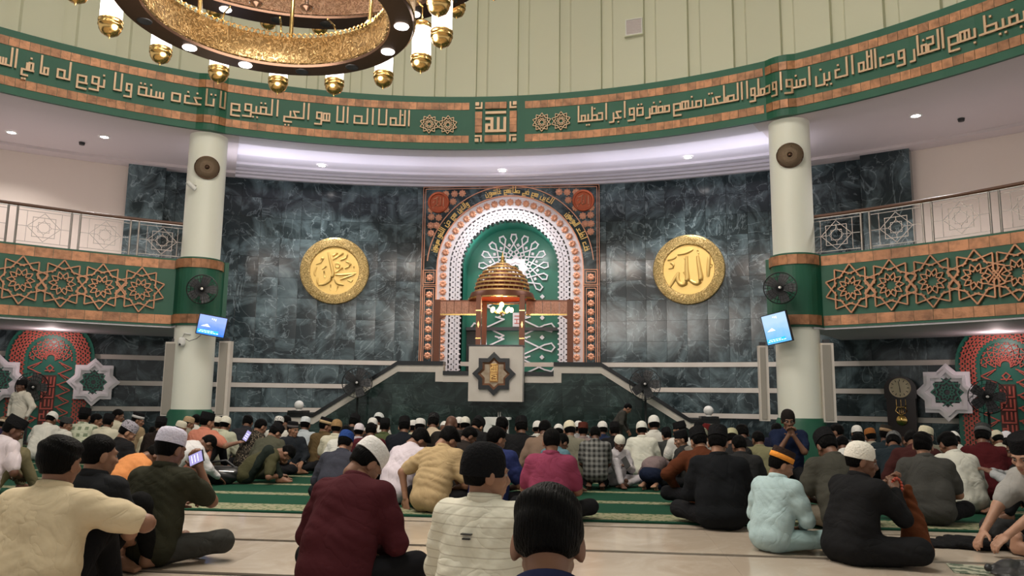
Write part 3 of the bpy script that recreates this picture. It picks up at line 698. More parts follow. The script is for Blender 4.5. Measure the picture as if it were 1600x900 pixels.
# ================================================================ pulpit stairs
BY=11.6
prof=[(.57,1.53),(1.19,1.53),(1.19,1.73),(2.10,1.73),(3.86,.63),(4.40,.63)]
stairs=empty('pulpit_stairs',(0,BY,0),0,'dark marble double stair with black capped cream bands leading up to the pulpit','stairs')
def sb(mb,name,m): o=mb.build(name,m,stairs); o.location=(0,-BY,0); return o
for s in(-1,1):
    # black cap and cream band under it
    segs=[((.57,1.53),(1.19,1.53)),((1.19,1.53),(1.19,1.73)),((1.19,1.73),(2.10,1.73)),((2.10,1.73),(3.86,.63)),((3.86,.63),(4.42,.63))]
    T=lambda x:1.53 if x<1.19 else (1.73 if x<2.10 else (1.73-(x-2.10)*1.10/1.76 if x<3.86 else .63))
    xs=[.55,1.14,1.14001,1.19,2.10,3.86,4.42]; h=[1.53,1.53,1.73,1.73,1.73,.63,.63]
    def band(o0,o1,y0,y1,name,m):
        for i in range(len(xs)-1):
            if xs[i+1]-xs[i]<1e-3: continue
            k=1.18 if abs(h[i]-h[i+1])>.5 else 1.
            mb=MB(); pts=[(s*xs[i],h[i]-o1),(s*xs[i+1],h[i+1]-o1),(s*xs[i+1],h[i+1]-o0),(s*xs[i],h[i]-o0)]
            sb(mb.prism(pts if s>0 else pts[::-1],y0,y1),name,m)
    band(0,.085,BY-.06,BY+.26,'parapet_cap','black_stone')
    band(.085,.225,BY-.03,BY+.2,'cream_band','cream_stone')
    mb=MB(); sb(mb.box((min(s*1.14,s*1.30),BY-.031,1.31),(max(s*1.14,s*1.30),BY+.2,1.65)),'cream_band','cream_stone')
    # slabs below
    xc=.0
    edges=lin(0,4.4,10)
    for i in range(10):
        x0,x1=edges[i],edges[i+1]
        for j in range(4):
            z0,z1=j*.42,(j+1)*.42
            brk=sorted({x0,x1}|{q for q in(1.14,1.19,2.10,3.86) if x0<q<x1})
            top=lambda x:np.interp(x,xs,h)-.2 if x>.55 else 1.33
            up=[]
            N=lin(x0+1e-4,x1-1e-4,8)
            up=[(x,min(z1,top(x))) for x in N]
            if max(v for _,v in up)<=z0+.02: continue
            up=[(x,max(z,z0+.001)) for x,z in up]
            pts=[(s*(x0+.002),z0+.002),(s*(x1-.002),z0+.002)]+[(s*x,z-.002) for x,z in up[::-1]]
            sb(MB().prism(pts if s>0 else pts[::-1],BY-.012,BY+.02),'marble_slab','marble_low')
    # parapet core, steps and landing behind it
    core=[(0,0),(4.4,0),(4.4,.58),(3.86,.55),(2.1,1.62),(0,1.42)]; core=[(s*x,z) for x,z in core]
    sb(MB().prism(core if s>0 else core[::-1],BY,BY+.2),'parapet_core','black_stone')
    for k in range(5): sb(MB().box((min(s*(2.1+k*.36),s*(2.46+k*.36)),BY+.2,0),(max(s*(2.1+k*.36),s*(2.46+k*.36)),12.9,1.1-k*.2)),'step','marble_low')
    mb=MB(); mb.box((s*4.23-.17,BY-.09,.63),(s*4.23+.17,BY+.29,.68)); sb(mb,'newel_cap','black_stone')
    sb(MB().lathe([(.06,.68),(.05,.705),(.04,.71)],20,(s*4.23,BY+.1,0)),'ball_base','white')
    b=MB().sphere((s*4.23,BY+.1,.79),.098,24,16); ob=b.build('ball_finial','white',stairs,smooth=True); ob.location=(0,-BY,0)
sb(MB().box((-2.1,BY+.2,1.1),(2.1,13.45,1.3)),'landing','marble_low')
# ---------------------------------------------------------------- pulpit box and canopy
pb=empty('pulpit',(0,11.2,.92),0,'white marble pulpit box with black star emblem under the copper canopy','pulpit')
def pbb(mb,name,m,**k): o=mb.build(name,m,pb,**k); o.location=(0,-11.2,-.92); return o
pbb(MB().box((-.55,11.2,.92),(.54,11.62,2.02)),'box','cream_stone'); pbb(MB().box((-.57,11.19,2.02),(.56,11.64,2.05)),'top_edge','black_stone')
ec=P(772,584,11.19); mb=MB(); star_ring(mb,.325,.435,11.13,11.2,ec); pbb(mb,'star_frame','black_stone')
mb=MB(); star_ring(mb,.26,.325,11.15,11.2,ec,y1in=11.19); pbb(mb,'star_bevel',M.setdefault('bronze',mat('bronze',(.26,.13,.08),.35,.5)))
mb=MB().prism([(ec[0]+x,ec[1]+z) for x,z in star8(.27)],11.185,11.2); pbb(mb,'star_field',M.setdefault('tan_stone',mat('tan_stone',(.45,.36,.26),.4,noise=(8,(.30,.20,.12),.4,.7))))
mb=MB().box((ec[0]-.085,11.16,ec[1]-.17),(ec[0]+.085,11.19,ec[1]+.20)); pbb(mb,'name_plate',M.setdefault('bronze2',mat('bronze_plate',(.30,.15,.05),.35,.6)))
mb=MB(); ux,uz=ec
for a,b in(((-.06,.05),(.06,.05)),((.06,.05),(.06,.16)),((.02,.05),(.02,.16)),((-.02,.05),(-.02,.16)),((-.06,.05),(-.06,.12)),((-.06,.12),(-.02,.12)),((-.05,.19),(.05,.19)),((-.06,-.13),(.06,-.13)),((.05,-.13),(.05,-.03)),((.0,-.03),(.05,-.03)),((.0,-.08),(.05,-.08)),((-.06,-.13),(-.06,-.02)),((-.06,-.02),(-.02,-.02)),((-.02,-.06),(-.06,-.06)),((-.06,.01),(.06,.01))):
    mb.bar((ux+a[0],uz+a[1]),(ux+b[0],uz+b[1]),.016,11.145,11.17)
pbb(mb,'emblem_lettering','gold')
cn=empty('pulpit_canopy',(0.13,12.0,1.3),0,'slatted copper dome canopy on brown posts with side beams above the pulpit','canopy')
def cb(mb,name,m,**k): o=mb.build(name,m,cn,**k); o.location=(-.13,-12.0,-1.3); return o
cc=onY(785,460,12.0); cxx=cc[0]
for x,y,yy in((748,500,11.36),(816,500,11.36),(757,500,12.45),(815,500,12.45)):
    q=onY(x,y,yy); z0=2.05 if yy<12 else 1.3
    cb(MB().box((q[0]-.05,yy-.05,z0),(q[0]+.05,yy+.05,3.08)),'post','copper_dark')
    if yy<12:
        for z in(2.18,2.75): cb(MB().box((q[0]-.054,yy-.054,z),(q[0]+.054,yy+.054,z+.02)),'post_collar','gold')
        cb(MB().prism([(q[0],2.40),(q[0]+.022,2.47),(q[0],2.54),(q[0]-.022,2.47)],yy-.058,yy-.05),'post_inlay','gold')
zb=onY(785,463,11.6)[2]; 
cb(MB().lathe([(.52,zb-.02),(.70,zb-.03),(.70,zb+.0),(.66,zb+.10),(.52,zb+.13)],48,(cxx,11.95,0),cap=False),'dome_ring','copper_dark',smooth=True,angle=.6)
cb(MB().lathe([(.69,zb-.045),(.72,zb-.045),(.72,zb-.02),(.69,zb-.02)],48,(cxx,11.95,0),cap=False),'dome_ring_edge','gold')
cb(MB().lathe([(.60,zb+.0),(.50,zb+.10),(.44,zb+.35),(.05,zb+.62)],40,(cxx,11.95,0),cap=False),'dome_lining',M.setdefault('red_lining',mat('red_lining',(.22,.035,.015),.5)),smooth=True)
nt_=8
for k in range(nt_):
    t=k/(nt_-1); pf=lambda t:.13+.44*max(0,1-t**2.2)**.75; r=pf(t); z=zb+.13+.60*t; r2=pf(min(1,t+1/7))
    cb(MB().lathe([(r-.03,z-.016),(r+.024,z-.02),(r+.027,z+.012),(r+.004,z+.022),(r-.03,z+.02)],40,(cxx,11.95,0),cap=False),'dome_tier',M.setdefault('tier_gold',mat('tier_gold',(.85,.52,.20),.25,.55)))
    if k<nt_-1:
        fin=MB(); m=max(10,int(30*r/.55))
        for i in range(m):
            a=2*math.pi*(i+.5*(k%2))/m; fin.tube([(cxx+r*math.cos(a),11.95+r*math.sin(a),z),(cxx+r2*math.cos(a),11.95+r2*math.sin(a),z+.085)],.011,5)
        cb(fin,'dome_fins','copper_dark')
ft=zb+.75; cb(MB().lathe([(.001,ft-.04),(.05,ft-.03),(.035,ft+.02),(.06,ft+.05),(.035,ft+.09),(.045,ft+.12),(.02,ft+.18),(.001,ft+.28)],18,(cxx,11.95,0),cap=False),'finial','gold',smooth=True)
for s,xa,xb in((-1,687,745),(1,822,887)):
    A=onY(xa,480,12.0)[0]; B=onY(xb,480,12.0)[0]; x0,x1=min(A,B),max(A,B); z0=onY(700,492,12.0)[2]; z1=onY(700,470,12.0)[2]
    n=5
    for k in range(n):
        a0=x0+(x1-x0)*k/n; cb(MB().box((a0+.004,11.95,z0+.02),(a0+(x1-x0)/n-.004,12.05,z1-.02)),'beam_tile',M.setdefault('beam_copper',mat('beam_copper',(.52,.27,.19),.35,.4,noise=(30,(.38,.18,.12),.4,.6),bump=.4,bscale=60)))
    cb(MB().box((x0,11.96,z0-.01),(x1,12.04,z0+.02)),'beam_edge','gold'); cb(MB().box((x0,11.96,z1-.02),(x1,12.04,z1+.01)),'beam_edge','copper_dark')
    xp=onY(683 if s<0 else 891,520,12.0)[0]; cb(MB().box((xp-.065,11.94,1.3),(xp+.065,12.06,z1+.02)),'side_post','copper_dark')
    for z in(1.9,2.55): cb(MB().box((xp-.07,11.935,z),(xp+.07,12.065,z+.025)),'post_collar','copper_dark')
    cb(MB().prism([(xp,z0-.02),(xp+(-s)*.18,z0-.02),(xp,z0-.14)][::(1 if s<0 else -1)],11.97,12.03),'bracket','copper_dark')
# small lamp under the canopy
pc=empty('canopy_chandelier',(cxx,11.9,zb-.2),0,'small glowing brass chandelier hanging under the pulpit canopy','chandelier')
MB().lathe([(.012,.0),(.012,.35)],8).build('stem','gold',pc)
MB().lathe([(.001,-.20),(.025,-.17),(.01,-.14),(.04,-.10),(.02,-.05),(.015,0)],14,cap=False).build('hub','gold',pc,smooth=True)
for i in range(7):
    a=2*math.pi*i/7+.2; r=.21; c=(r*math.cos(a),r*math.sin(a))
    MB().tube([(0,0,-.08),(c[0]*.5,c[1]*.5,-.13),(c[0],c[1],-.06)],.007,6).build('arm','gold',pc,smooth=True)
    g=MB().sphere((c[0],c[1],-.05),(.042,.042,.055),12,8).build('globe','warm_bulb',pc,smooth=True)
MB().sphere((0,0,.06),(.05,.05,.06),12,8).build('globe','warm_bulb',pc,smooth=True)
light('canopy_lamp','POINT',(cxx,11.9,zb-.16),22,(1,.6,.3),.12)
# low white reading desk in front of the stairs
dk=empty('reading_desk',(onZ(776,700,0.)[0],10.6,0),0,'low white cloth-covered reading desk below the pulpit box','desk')
p0=onY(757,652,10.6); p1=onY(797,652,10.6); x0=p0[0]-dk.location[0]; x1=p1[0]-dk.location[0]; zt=p0[2]
MB().box((x0,-.12,zt-.04),(x1,.25,zt)).build('top','white',dk); MB().box((x0,-.11,0),(x0+.16,.24,zt-.04)).build('side','white',dk); MB().box((x1-.08,-.0,0),(x1-.04,.2,zt-.04)).build('leg','white',dk)
MB().prism([(x0+.1,zt-.12),(x0+.28,zt-.16),(x0+.30,zt-.04),(x0+.1,zt-.04)],-.125,-.115).build('cloth','white',dk)
for q in(.26,.30): MB().tube([(x0+q,.05,zt),(x0+q,.04,zt+.1)],.012,8).build('microphone','chrome',dk)
q=onY(811,652,BY-.02); tag(MB().lathe([(.001,-.01),(.05,-.01),(.055,.0)],18,ax='y',ey=.4).build('wall_lens',mat('cyan_lens',(.1,.5,.6),.3,emit=(.2,.75,.9),es=.35),loc=q),'small cyan oval light on the dark marble right of the reading desk','light')
# ================================================================ gold medallions on the wall
def medallion(x,y,strokes,label,R=.785):
    p,u=wall_at(x,y,.06); o=empty('wall_medallion',p,-u,label,'medallion')
    MB().lathe([(.001,.04),(R,.04),(R+.015,.0),(R,-.035),(R*.97,-.045),(R*.745,-.045),(R*.725,-.03),(R*.715,0.)],72,ax='y',cap=False).build('rim','gold_rim',o,smooth=True,angle=.5)
    MB().lathe([(.001,.0),(R*.72,.0)],72,ax='y',cap=False).build('field','gold_matte',o)
    for pts,w in strokes:
        s=.72*R
        q=[np.array((a*s,-.006,b*s)) for a,b in pts]
        for _ in range(2):
            if len(q)>2:
                r=[q[0]]
                for a,b in zip(q[:-1],q[1:]): r+=[a*.75+b*.25,a*.25+b*.75]
                q=r+[q[-1]]
        n=len(q); rr=[w*s*(.45+.55*math.sin(math.pi*(i+.6)/(n+.2))) for i in range(n)]
        MB().tube(q,rr,8).build('calligraphy_stroke','gold_matte',o,smooth=True)
def cs(c,r,L): return [([((a-c[0])/r,(c[1]-b)/r) for a,b in pts],w) for pts,w in L]
medallion(523,423,cs((625,470),290,[([(540,245),(560,330),(590,430),(612,520),(570,600),(500,645),(440,650)],.075),([(595,290),(650,250)],.045),([(595,335),(720,250)],.05),([(685,340),(765,305),(760,250)],.05),
 ([(630,380),(680,380),(680,430),(630,430),(628,385)],.035),([(750,350),(810,370),(800,410),(740,440)],.05),([(630,495),(720,430)],.045),([(630,520),(740,518),(880,495)],.05),([(690,580),(770,545),(860,510)],.05),
 ([(630,570),(660,630),(740,640)],.06),([(400,400),(465,375),(490,310),(455,330),(460,360)],.035),([(410,430),(385,500),(402,545)],.045),([(475,455),(525,420)],.04),([(500,480),(512,560)],.04),([(432,560),(425,610),(450,650)],.05),([(780,580),(830,605),(845,570)],.035),([(585,640),(585,710)],.025),([(672,660),(650,720)],.03),([(850,410),(855,460)],.03)]),'round gold medallion with cursive calligraphy on the marble left of the niche')
medallion(1076,421,cs((1105,785),152,[([(1228,710),(1222,770),(1218,835)],.08),([(1160,705),(1170,790),(1180,850),(1150,880),(1110,850)],.10),([(1095,705),(1092,790),(1100,850),(1065,885),(1035,850),(1045,800)],.10),([(1045,800),(1020,840),(990,890)],.07),
 ([(1040,690),(1090,685),(1135,662)],.06),([(980,722),(1015,715),(1035,700)],.05),([(985,775),(1015,770),(1015,745),(995,742)],.05),([(1078,712),(1085,722),(1092,712),(1098,722)],.03),([(1160,670),(1166,690)],.04),([(1240,760),(1238,775)],.05),([(1075,800),(1085,815)],.04)]),'round gold medallion with large upright calligraphy on the marble right of the niche')

for x in(-.7,.7): light('niche_light','POINT',(x,PY+.25,4.55),9,(1,.93,.95),.08)
light('niche_light','POINT',(0,PY+.3,2.2),5,(1,.93,.95),.08)
# ================================================================ great ring chandelier
HX,HY,HR,HZ=-.94,2.03,1.28,4.315
ch=empty('ring_chandelier',(HX,HY,HZ),0,'huge tiered gold ring chandelier with white cylinder lamps hanging at upper left','chandelier')
def hring(R,z,h,wd,band,n=72):
    o=empty('ring',(0,0,z)); o.parent=ch
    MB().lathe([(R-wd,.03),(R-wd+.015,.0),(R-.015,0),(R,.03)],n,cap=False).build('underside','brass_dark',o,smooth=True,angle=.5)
    MB().lathe([(R-wd+.01,.02),(R-wd-.015,.03),(R-wd+.0,.05),(R-wd+.01,h-.02),(R-wd-.02,h),(R-wd+.03,h)],n,cap=False).build('inner_band',band,o,smooth=True,angle=.6)
    MB().lathe([(R-.01,.02),(R+.012,.03),(R,.05),(R,h-.02),(R+.015,h),(R-.03,h)],n,cap=False).build('outer_band',band,o,smooth=True,angle=.6)
    MB().lathe([(R-wd+.02,h),(R-.02,h)],n,cap=False).build('top_plate','gold',o)
    fg=MB(); m=int(2*math.pi*R/.07)
    for i in range(m):
        a=2*math.pi*i/m; t=np.array([-math.sin(a),math.cos(a)]); c=np.array([(R-wd)*math.cos(a),(R-wd)*math.sin(a)])
        q=[(*(c+t*.024*math.sin(b)),h+.03-.028*math.cos(b)) for b in lin(0,2*math.pi,6)[:-1]]
        fg.tube(q,.006,4,closed=True)
    fg.build('filigree','gold',o)
    m=max(12,int(2*math.pi*R/.58))
    for i in range(m):
        a=2*math.pi*(i+.5)/m; c=((R-wd/2)*math.cos(a),(R-wd/2)*math.sin(a))
        s=MB().lathe([(.001,-.003),(.05,-.003),(.062,-.008),(.066,.0)],18,(c[0],c[1],0),cap=False).build('spot_lamp','downlight' if i%4 in(0,1) else 'black',o,smooth=True)
    return o
def tilt_lamp_mesh():
    g=MB(); r=.095
    g.lathe([(.06,-.20),(r,-.20),(r,.12),(.06,.12)],24)
    c=MB(); c.lathe([(.001,-.375),(.008,-.365),(.012,-.35),(.04,-.343),(.075,-.32),(.094,-.285),(.098,-.25),(.105,-.25),(.105,-.235),(.098,-.232),(.098,-.215),(.106,-.212),(.106,-.195),(.09,-.19)],28,cap=False)
    t=MB(); t.lathe([(r+.004,.10),(r+.01,.115),(r+.006,.15),(.07,.175),(.03,.19),(.008,.22),(.006,.34),(.001,.34)],24,cap=False)
    return g.mesh('glass','lamp_white',True),c.mesh('bottom_cup','gold',True),t.mesh('top_cap','gold',True)
LG,LC,LT=tilt_lamp_mesh()
def lamps(R,z,n,off,e=0,s=1.):
    for i in range(n):
        a=2*math.pi*(i+off)/n; l=empty('lamp',(R*math.cos(a),R*math.sin(a),z)); l.parent=ch; l.scale=(s,s,s)
        for nm,me in(('glass',LG),('bottom_cup',LC),('top_cap',LT)): link(nm,me,l)
        MB_ARM=MB().tube([(0,0,.34),(-.08*math.cos(a),-.08*math.sin(a),.40),(-.26*math.cos(a),-.26*math.sin(a),.38)],.010,6); MB_ARM.build('arm','gold',l,smooth=True)
        if e and i%2==0: light('chandelier_lamp','POINT',(HX+R*math.cos(a),HY+R*math.sin(a),HZ+z-.05),e,(1,.86,.70),.10)
hring(HR,0,.30,.235,'gold_band')
R2=2.3; q2=onY(520,48,HY+R2); z2=q2[2]-HZ
hring(R2,z2,.42,.30,'gold_band_pink')
hring(1.7,z2+.95,.35,.28,'gold_band')
zl=onY(447,152,HY+1.52)[2]-HZ+.375
lamps(1.54,zl,16,-.12,0)
zl2=onY(388,66,HY+R2+.25)[2]-HZ+.375
lamps(R2+.22,zl2,26,.30,0)
lamps(1.95,z2+.75,16,.2,0)
for k in range(8):
    a=2*math.pi*(k+.3)/8; c=((HR-.12)*math.cos(a),(HR-.12)*math.sin(a)); MB().tube([(c[0],c[1],.28),(c[0]*1.05,c[1]*1.05,z2+1.0)],.022,8).build('rod','gold',ch,smooth=True)
    c=(.62*math.cos(a+.4),.62*math.sin(a+.4)); MB().tube([(c[0],c[1],z2+1.0),(c[0],c[1],.42)],.012,6).build('hanging_rod','gold',ch,smooth=True)
    MB().lathe([(.001,.36),(.05,.39),(.065,.41),(.02,.44),(.012,.5)],12,(c[0],c[1],0),cap=False).build('drop','brass_dark',ch,smooth=True)
MB().tube([(0,0,z2+.9),(0,0,13-HZ)],.05,10).build('main_stem','gold',ch,smooth=True)
for k in range(8):
    a=2*math.pi*(k+.5)/8; light('chandelier_glow','POINT',(HX+2.5*math.cos(a),HY+2.5*math.sin(a),HZ+zl2-.1),62,(1,.92,.83),.18)
light('chandelier_glow_low','POINT',(HX,HY-.2,HZ-.35),290,(1,.92,.83),.9)
# ================================================================ fittings on the columns
def fan_head(parent,r,nbl=5,mcage='black',blade='dgrey'):
    cg=MB()
    for y in(-.05,.05):
        for q in(.25,.5,.75,1.): cg.tube([(r*q*math.cos(a),y*(1.2-q*.9),r*q*math.sin(a)) for a in lin(0,2*math.pi,28)[:-1]],.0035 if q<1 else .008,5,closed=True)
    for k in range(28):
        a=2*math.pi*k/28
        for s in(-1,1): cg.tube([(r*.15*math.cos(a),s*.06,r*.15*math.sin(a)),(r*.6*math.cos(a),s*.045,r*.6*math.sin(a)),(r*math.cos(a),s*.012,r*math.sin(a))],.0028,4)
    cg.build('cage',mcage,parent)
    for k in range(nbl):
        a=2*math.pi*k/nbl; b=MB(); pts=[]
        for t in lin(.12,.92,6):
            w=.16*r+.22*r*t*math.sin(t*2.6+.3); pts.append((t*r,w))
        vs=[]
        for t,w in pts:
            for s in(-1,1):
                x,z=t*math.cos(a)-s*w*math.sin(a),t*math.sin(a)+s*w*math.cos(a); vs+=[(x,s*.012-.002,z),(x,s*.012+.002,z)]
        n=len(pts); fs=[]
        for i in range(n-1):
            o=i*4; fs+=[(o,o+2,o+6,o+4),(o+1,o+5,o+7,o+3),(o,o+4,o+5,o+1),(o+2,o+3,o+7,o+6)]
        b.add(vs,fs+[(0,1,3,2),(4*n-4,4*n-2,4*n-1,4*n-3)]).build('blade',blade,parent)
    MB().lathe([(.001,-.075),(.02,-.072),(.045,-.06),(.05,.08),(.07,.09),(.07,.19),(.04,.21),(.001,.21)],18,ax='y',cap=False).build('motor','black',parent,smooth=True)
    MB().lathe([(.001,-.08),(.022,-.078),(.024,-.07)],14,ax='y',cap=False).build('badge','chrome',parent)
M['fan_grey']=mat('fan_grey_plastic',(.10,.10,.10),.5)
def wall_fan(x,y,Y,rz,label,r=.25):
    p=onY(x,y,Y); o=empty('wall_fan',p,rz,label,'fan'); fan_head(o,r,5)
    MB().tube([(0,.19,-.02),(0,.22,-.16),(0,.26,-.2)],.02,8).build('bracket','black',o); return o
def stand_fan(x,y,Y,rz,label,r,blade='dgrey'):
    p=onY(x,y,Y); g=empty('stand_fan',(p[0],Y,0),rz,label,'fan'); h=empty('fan_head',(0,0,p[2])); h.parent=g; fan_head(h,r,5,blade=blade)
    MB().tube([(0,.12,.02),(0,.12,p[2]-.02)],.022,10).build('pole','black',g,smooth=True)
    MB().lathe([(.001,0),(.20,0),(.20,.02),(.05,.05),(.03,.08)],24,(0,.12,0)).build('base','black',g); return g
wall_fan(316,452,8.72,.35,'dark wall fan on the green band of the left column',.26); wall_fan(1219,450,8.72,-.30,'dark wall fan on the green band of the right column',.26)
stand_fan(558,598,11.1,.15,'black pedestal fan standing before the left stair slope',.30); stand_fan(1008,600,11.1,-.1,'black pedestal fan standing before the right stair slope',.30)
stand_fan(1543,620,9.9,-.45,'black pedestal fan in front of the red lattice niche at the right edge',.29); stand_fan(50,605,9.7,.9,'grey pedestal fan behind the standing boy at the left edge',.28,'fan_grey')
def disc_speaker(x,y,label):
    s=-1 if x<800 else 1; p=onCyl(x,y,CR-.37); d=np.array([s*CX,CY])-p[:2]; rz=math.atan2(d[1],d[0])-math.pi/2
    v=CAM[:2]-np.array([s*CX,CY]); rz=math.atan2(v[1],v[0])+math.pi/2; v=v/np.linalg.norm(v)
    q=np.array([s*CX,CY])+v*.36; o=empty('disc_speaker',(q[0],q[1],onY(x,y,q[1])[2]),rz,label,'speaker')
    MB().lathe([(.001,-.03),(.05,-.05),(.07,-.05),(.09,-.035),(.11,-.05),(.13,-.035),(.20,-.025),(.215,.0),(.21,.03),(.001,.03)],40,ax='y',cap=False).build('grille',M.setdefault('aged_brass',mat('aged_brass',(.16,.11,.07),.45,.6,bump=.6,bscale=60)),o,smooth=True)
    MB().lathe([(.001,-.075),(.03,-.07),(.045,-.05)],20,ax='y',cap=False).build('boss','brass_dark',o,smooth=True)
    MB().tube([(.215*math.cos(a),.0,.215*math.sin(a)) for a in lin(0,2*math.pi,40)[:-1]],.012,6,closed=True).build('rim','brass_dark',o,smooth=True)
disc_speaker(325,262,'round brass disc speaker high on the left column'); disc_speaker(1223,243,'round brass disc speaker high on the right column')
def screen_mat(name,c1,c2):
    m=bpy.data.materials.new(name); m.use_nodes=True; nt=m.node_tree; N=nt.nodes; L=nt.links; b=N['Principled BSDF']
    tc=N.new('ShaderNodeTexCoord'); sp=N.new('ShaderNodeSeparateXYZ'); L.new(tc.outputs['Generated'],sp.inputs[0])
    n=N.new('ShaderNodeTexNoise'); n.inputs['Scale'].default_value=3.5; L.new(tc.outputs['Generated'],n.inputs['Vector'])
    ad=N.new('ShaderNodeMath'); ad.operation='MULTIPLY_ADD'; ad.inputs[1].default_value=.5; L.new(n.outputs['Fac'],ad.inputs[0]); L.new(sp.outputs['Z'],ad.inputs[2])
    r=N.new('ShaderNodeValToRGB'); e=r.color_ramp.elements; e[0].position=.3; e[0].color=(*c1,1); e[1].position=1.05; e[1].color=(*c2,1)
    L.new(ad.outputs[0],r.inputs[0]); L.new(r.outputs[0],b.inputs['Emission Color']); b.inputs['Emission Strength'].default_value=1.0; b.inputs['Base Color'].default_value=(.01,.01,.01,1)
    return m
M['screen_blue']=screen_mat('screen_picture',(.03,.20,.85),(.30,.42,.95)); M['screen_pale']=screen_mat('screen_picture_pale',(.12,.42,.80),(.42,.60,.85))
M['screen_text']=mat('screen_text',(.8,.8,.8),.5,emit=(.85,.92,1),es=.9); M['screen_teal']=mat('screen_teal',(.0,.3,.4),.5,emit=(.03,.45,.75),es=.9)
def monitor(x,y,Y,rz,roll,w,h,sm,label):
    p=onY(x,y,Y); o=empty('monitor',p,0,label,'monitor'); o.rotation_euler=(D2R(8),roll,rz)
    MB().box((-w/2-.015,0,-h/2-.015),(w/2+.015,.04,h/2+.015)).build('case','black',o)
    MB().box((-w/2,-.004,-h/2),(w/2,.001,h/2)).build('screen',sm,o)
    MB().box((-w/2+.01,-.006,-h/2+.02),(w/2-.1,-.003,-h/2+.085)).build('caption_bar','screen_teal',o)
    for i in range(7): MB().box((-w/2+.03+i*.05,-.008,-h/2+.035),(-w/2+.065+i*.05,-.005,-h/2+.048)).build('caption_word','screen_text',o)
    for i in range(4): MB().box((-w/2+.05+i*.06,-.008,-h/2+.062),(-w/2+.10+i*.06,-.005,-h/2+.072)).build('caption_word','screen_text',o)
    for i in range(3): MB().box((-.02+i*.03,-.008,h/2-.06-.01*i),(-.005+i*.03,-.005,h/2-.04)).build('title_mark','screen_text',o)
    MB().prism([(-w/2+.05,-.03),(-.02,-.03),(-.08,.02),(-.12,.0)],-.007,-.004).build('mountain_picture','screen_text',o)
    MB().box((-.05,.04,-.05),(.05,.12,.05)).build('mount','black',o)
    s=-1 if x<800 else 1; c=np.array([s*CX,CY,p[2]+.06]); Mw=Matrix.Translation(p)@o.rotation_euler.to_matrix().to_4x4(); m0=np.array(Mw@Vector((0,.10,0)))
    ar=MB().tube([m0,(m0+c)/2+np.array([0,0,.02]),c],.022,8).build('bracket_arm','black',o); ar.matrix_parent_inverse=Mw.inverted()
    return o
monitor(331,509,8.85,.38,D2R(9),.46,.34,'screen_blue','tilted monitor with a blue picture on the left column'); monitor(1213,513,8.85,-.85,D2R(-8),.46,.48,'screen_pale','tilted monitor with a pale blue picture on the right column')
def cctv(x,y,Y,label,dome):
    p=onY(x,y,Y); o=empty('security_camera',p,0,label,'camera')
    if dome:
        MB().lathe([(.001,-.10),(.05,-.09),(.065,-.05),(.065,.02),(.05,.06),(.02,.07)],20,cap=False).build('housing','white',o,smooth=True); MB().sphere((0,-.05,-.06),.022,12,8).build('lens','black',o,smooth=True)
        MB().tube([(0,0,.05),(.03,.02,.14),(.12,.08,.13)],.016,8).build('arm','white',o,smooth=True); MB().tube([(.06,.02,.04),(.15,-.02,.0),(.25,.05,.05),(.3,.1,.12)],.006,6).build('cable','dgrey',o)
    else:
        MB().lathe([(.04,-.10),(.045,.0),(.04,.1)],16,ax='x').build('housing','white',o,smooth=True,angle=.6); MB().lathe([(.001,-.102),(.03,-.101)],14,ax='x',cap=False).build('lens','black',o)
        MB().tube([(0,0,.02),(.06,.06,.08),(.10,.10,.08)],.016,8).build('arm','chrome',o,smooth=True); o.rotation_euler=(0,.7,.6)
cctv(299,290,9.0,'small white bullet camera high on the left column',False); cctv(284,533,9.0,'white dome security camera low on the left column',True)
def line_speaker(xa,xb,ya,yb,Y,label):
    p=onY((xa+xb)/2,yb,Y); q=onY((xa+xb)/2,ya,Y); w=abs(onY(xb,yb,Y)[0]-onY(xa,yb,Y)[0]); h=q[2]-p[2]
    o=empty('column_speaker',(p[0],Y,p[2]),0,label,'speaker','tall speakers beside the columns')
    MB().box((-w/2,0,0),(w/2,.12,h)).build('cabinet','cream_stone',o); MB().box((-w/2+.02,-.015,.03),(w/2-.05,.0,h-.03)).build('grille','speaker',o)
    MB().box((-.05,.03,h),(.05,.10,h+.06)).build('bracket','dgrey',o); MB().box((-.05,.12,h*.5-.05),(.05,.3,h*.5+.05)).build('wall_bracket','dgrey',o)
line_speaker(250,274,534,650,9.15,'tall beige column speaker left of the left column'); line_speaker(335,353,533,650,9.2,'tall beige column speaker right of the left column')
line_speaker(1189,1204,540,658,9.2,'tall beige column speaker left of the right column'); line_speaker(1288,1308,536,660,9.15,'tall beige column speaker right of the right column')
# ================================================================ things along the side walls
def at_wall(x,y,d): p=onCyl(x,y,RW-d,YW); return p,-math.atan2(p[0],p[1]-YW)
GR=star_rosette(.19,.016,.03).mesh('green_rosette','mihrab_green')
def star_panel(x,y,r,label):
    p,rz=at_wall(x,y,.34); o=empty('star_panel',p,rz,label,'wall star','white eight-pointed wall stars')
    for r0,r1,y0 in((r*.84,r,-.02),(r*.68,r*.84,-.07),(r*.52,r*.68,-.03)):
        mb=MB(); star_ring(mb,r0,r1,y0,.10); mb.build('star_frame','lilac',o)
    MB().prism(star8(r*.54),.02,.05).build('star_field','black_stone',o); c=link('green_rosette',GR,o); c.scale=(r/.37*.98,1,r/.37*.98)
star_panel(146,597,.50,'white eight-pointed star frame with green rosette right of the left red niche'); star_panel(-4,593,.50,'white eight-pointed star frame cut by the left picture edge'); star_panel(1480,613,.54,'white eight-pointed star frame with green rosette left of the right red niche')
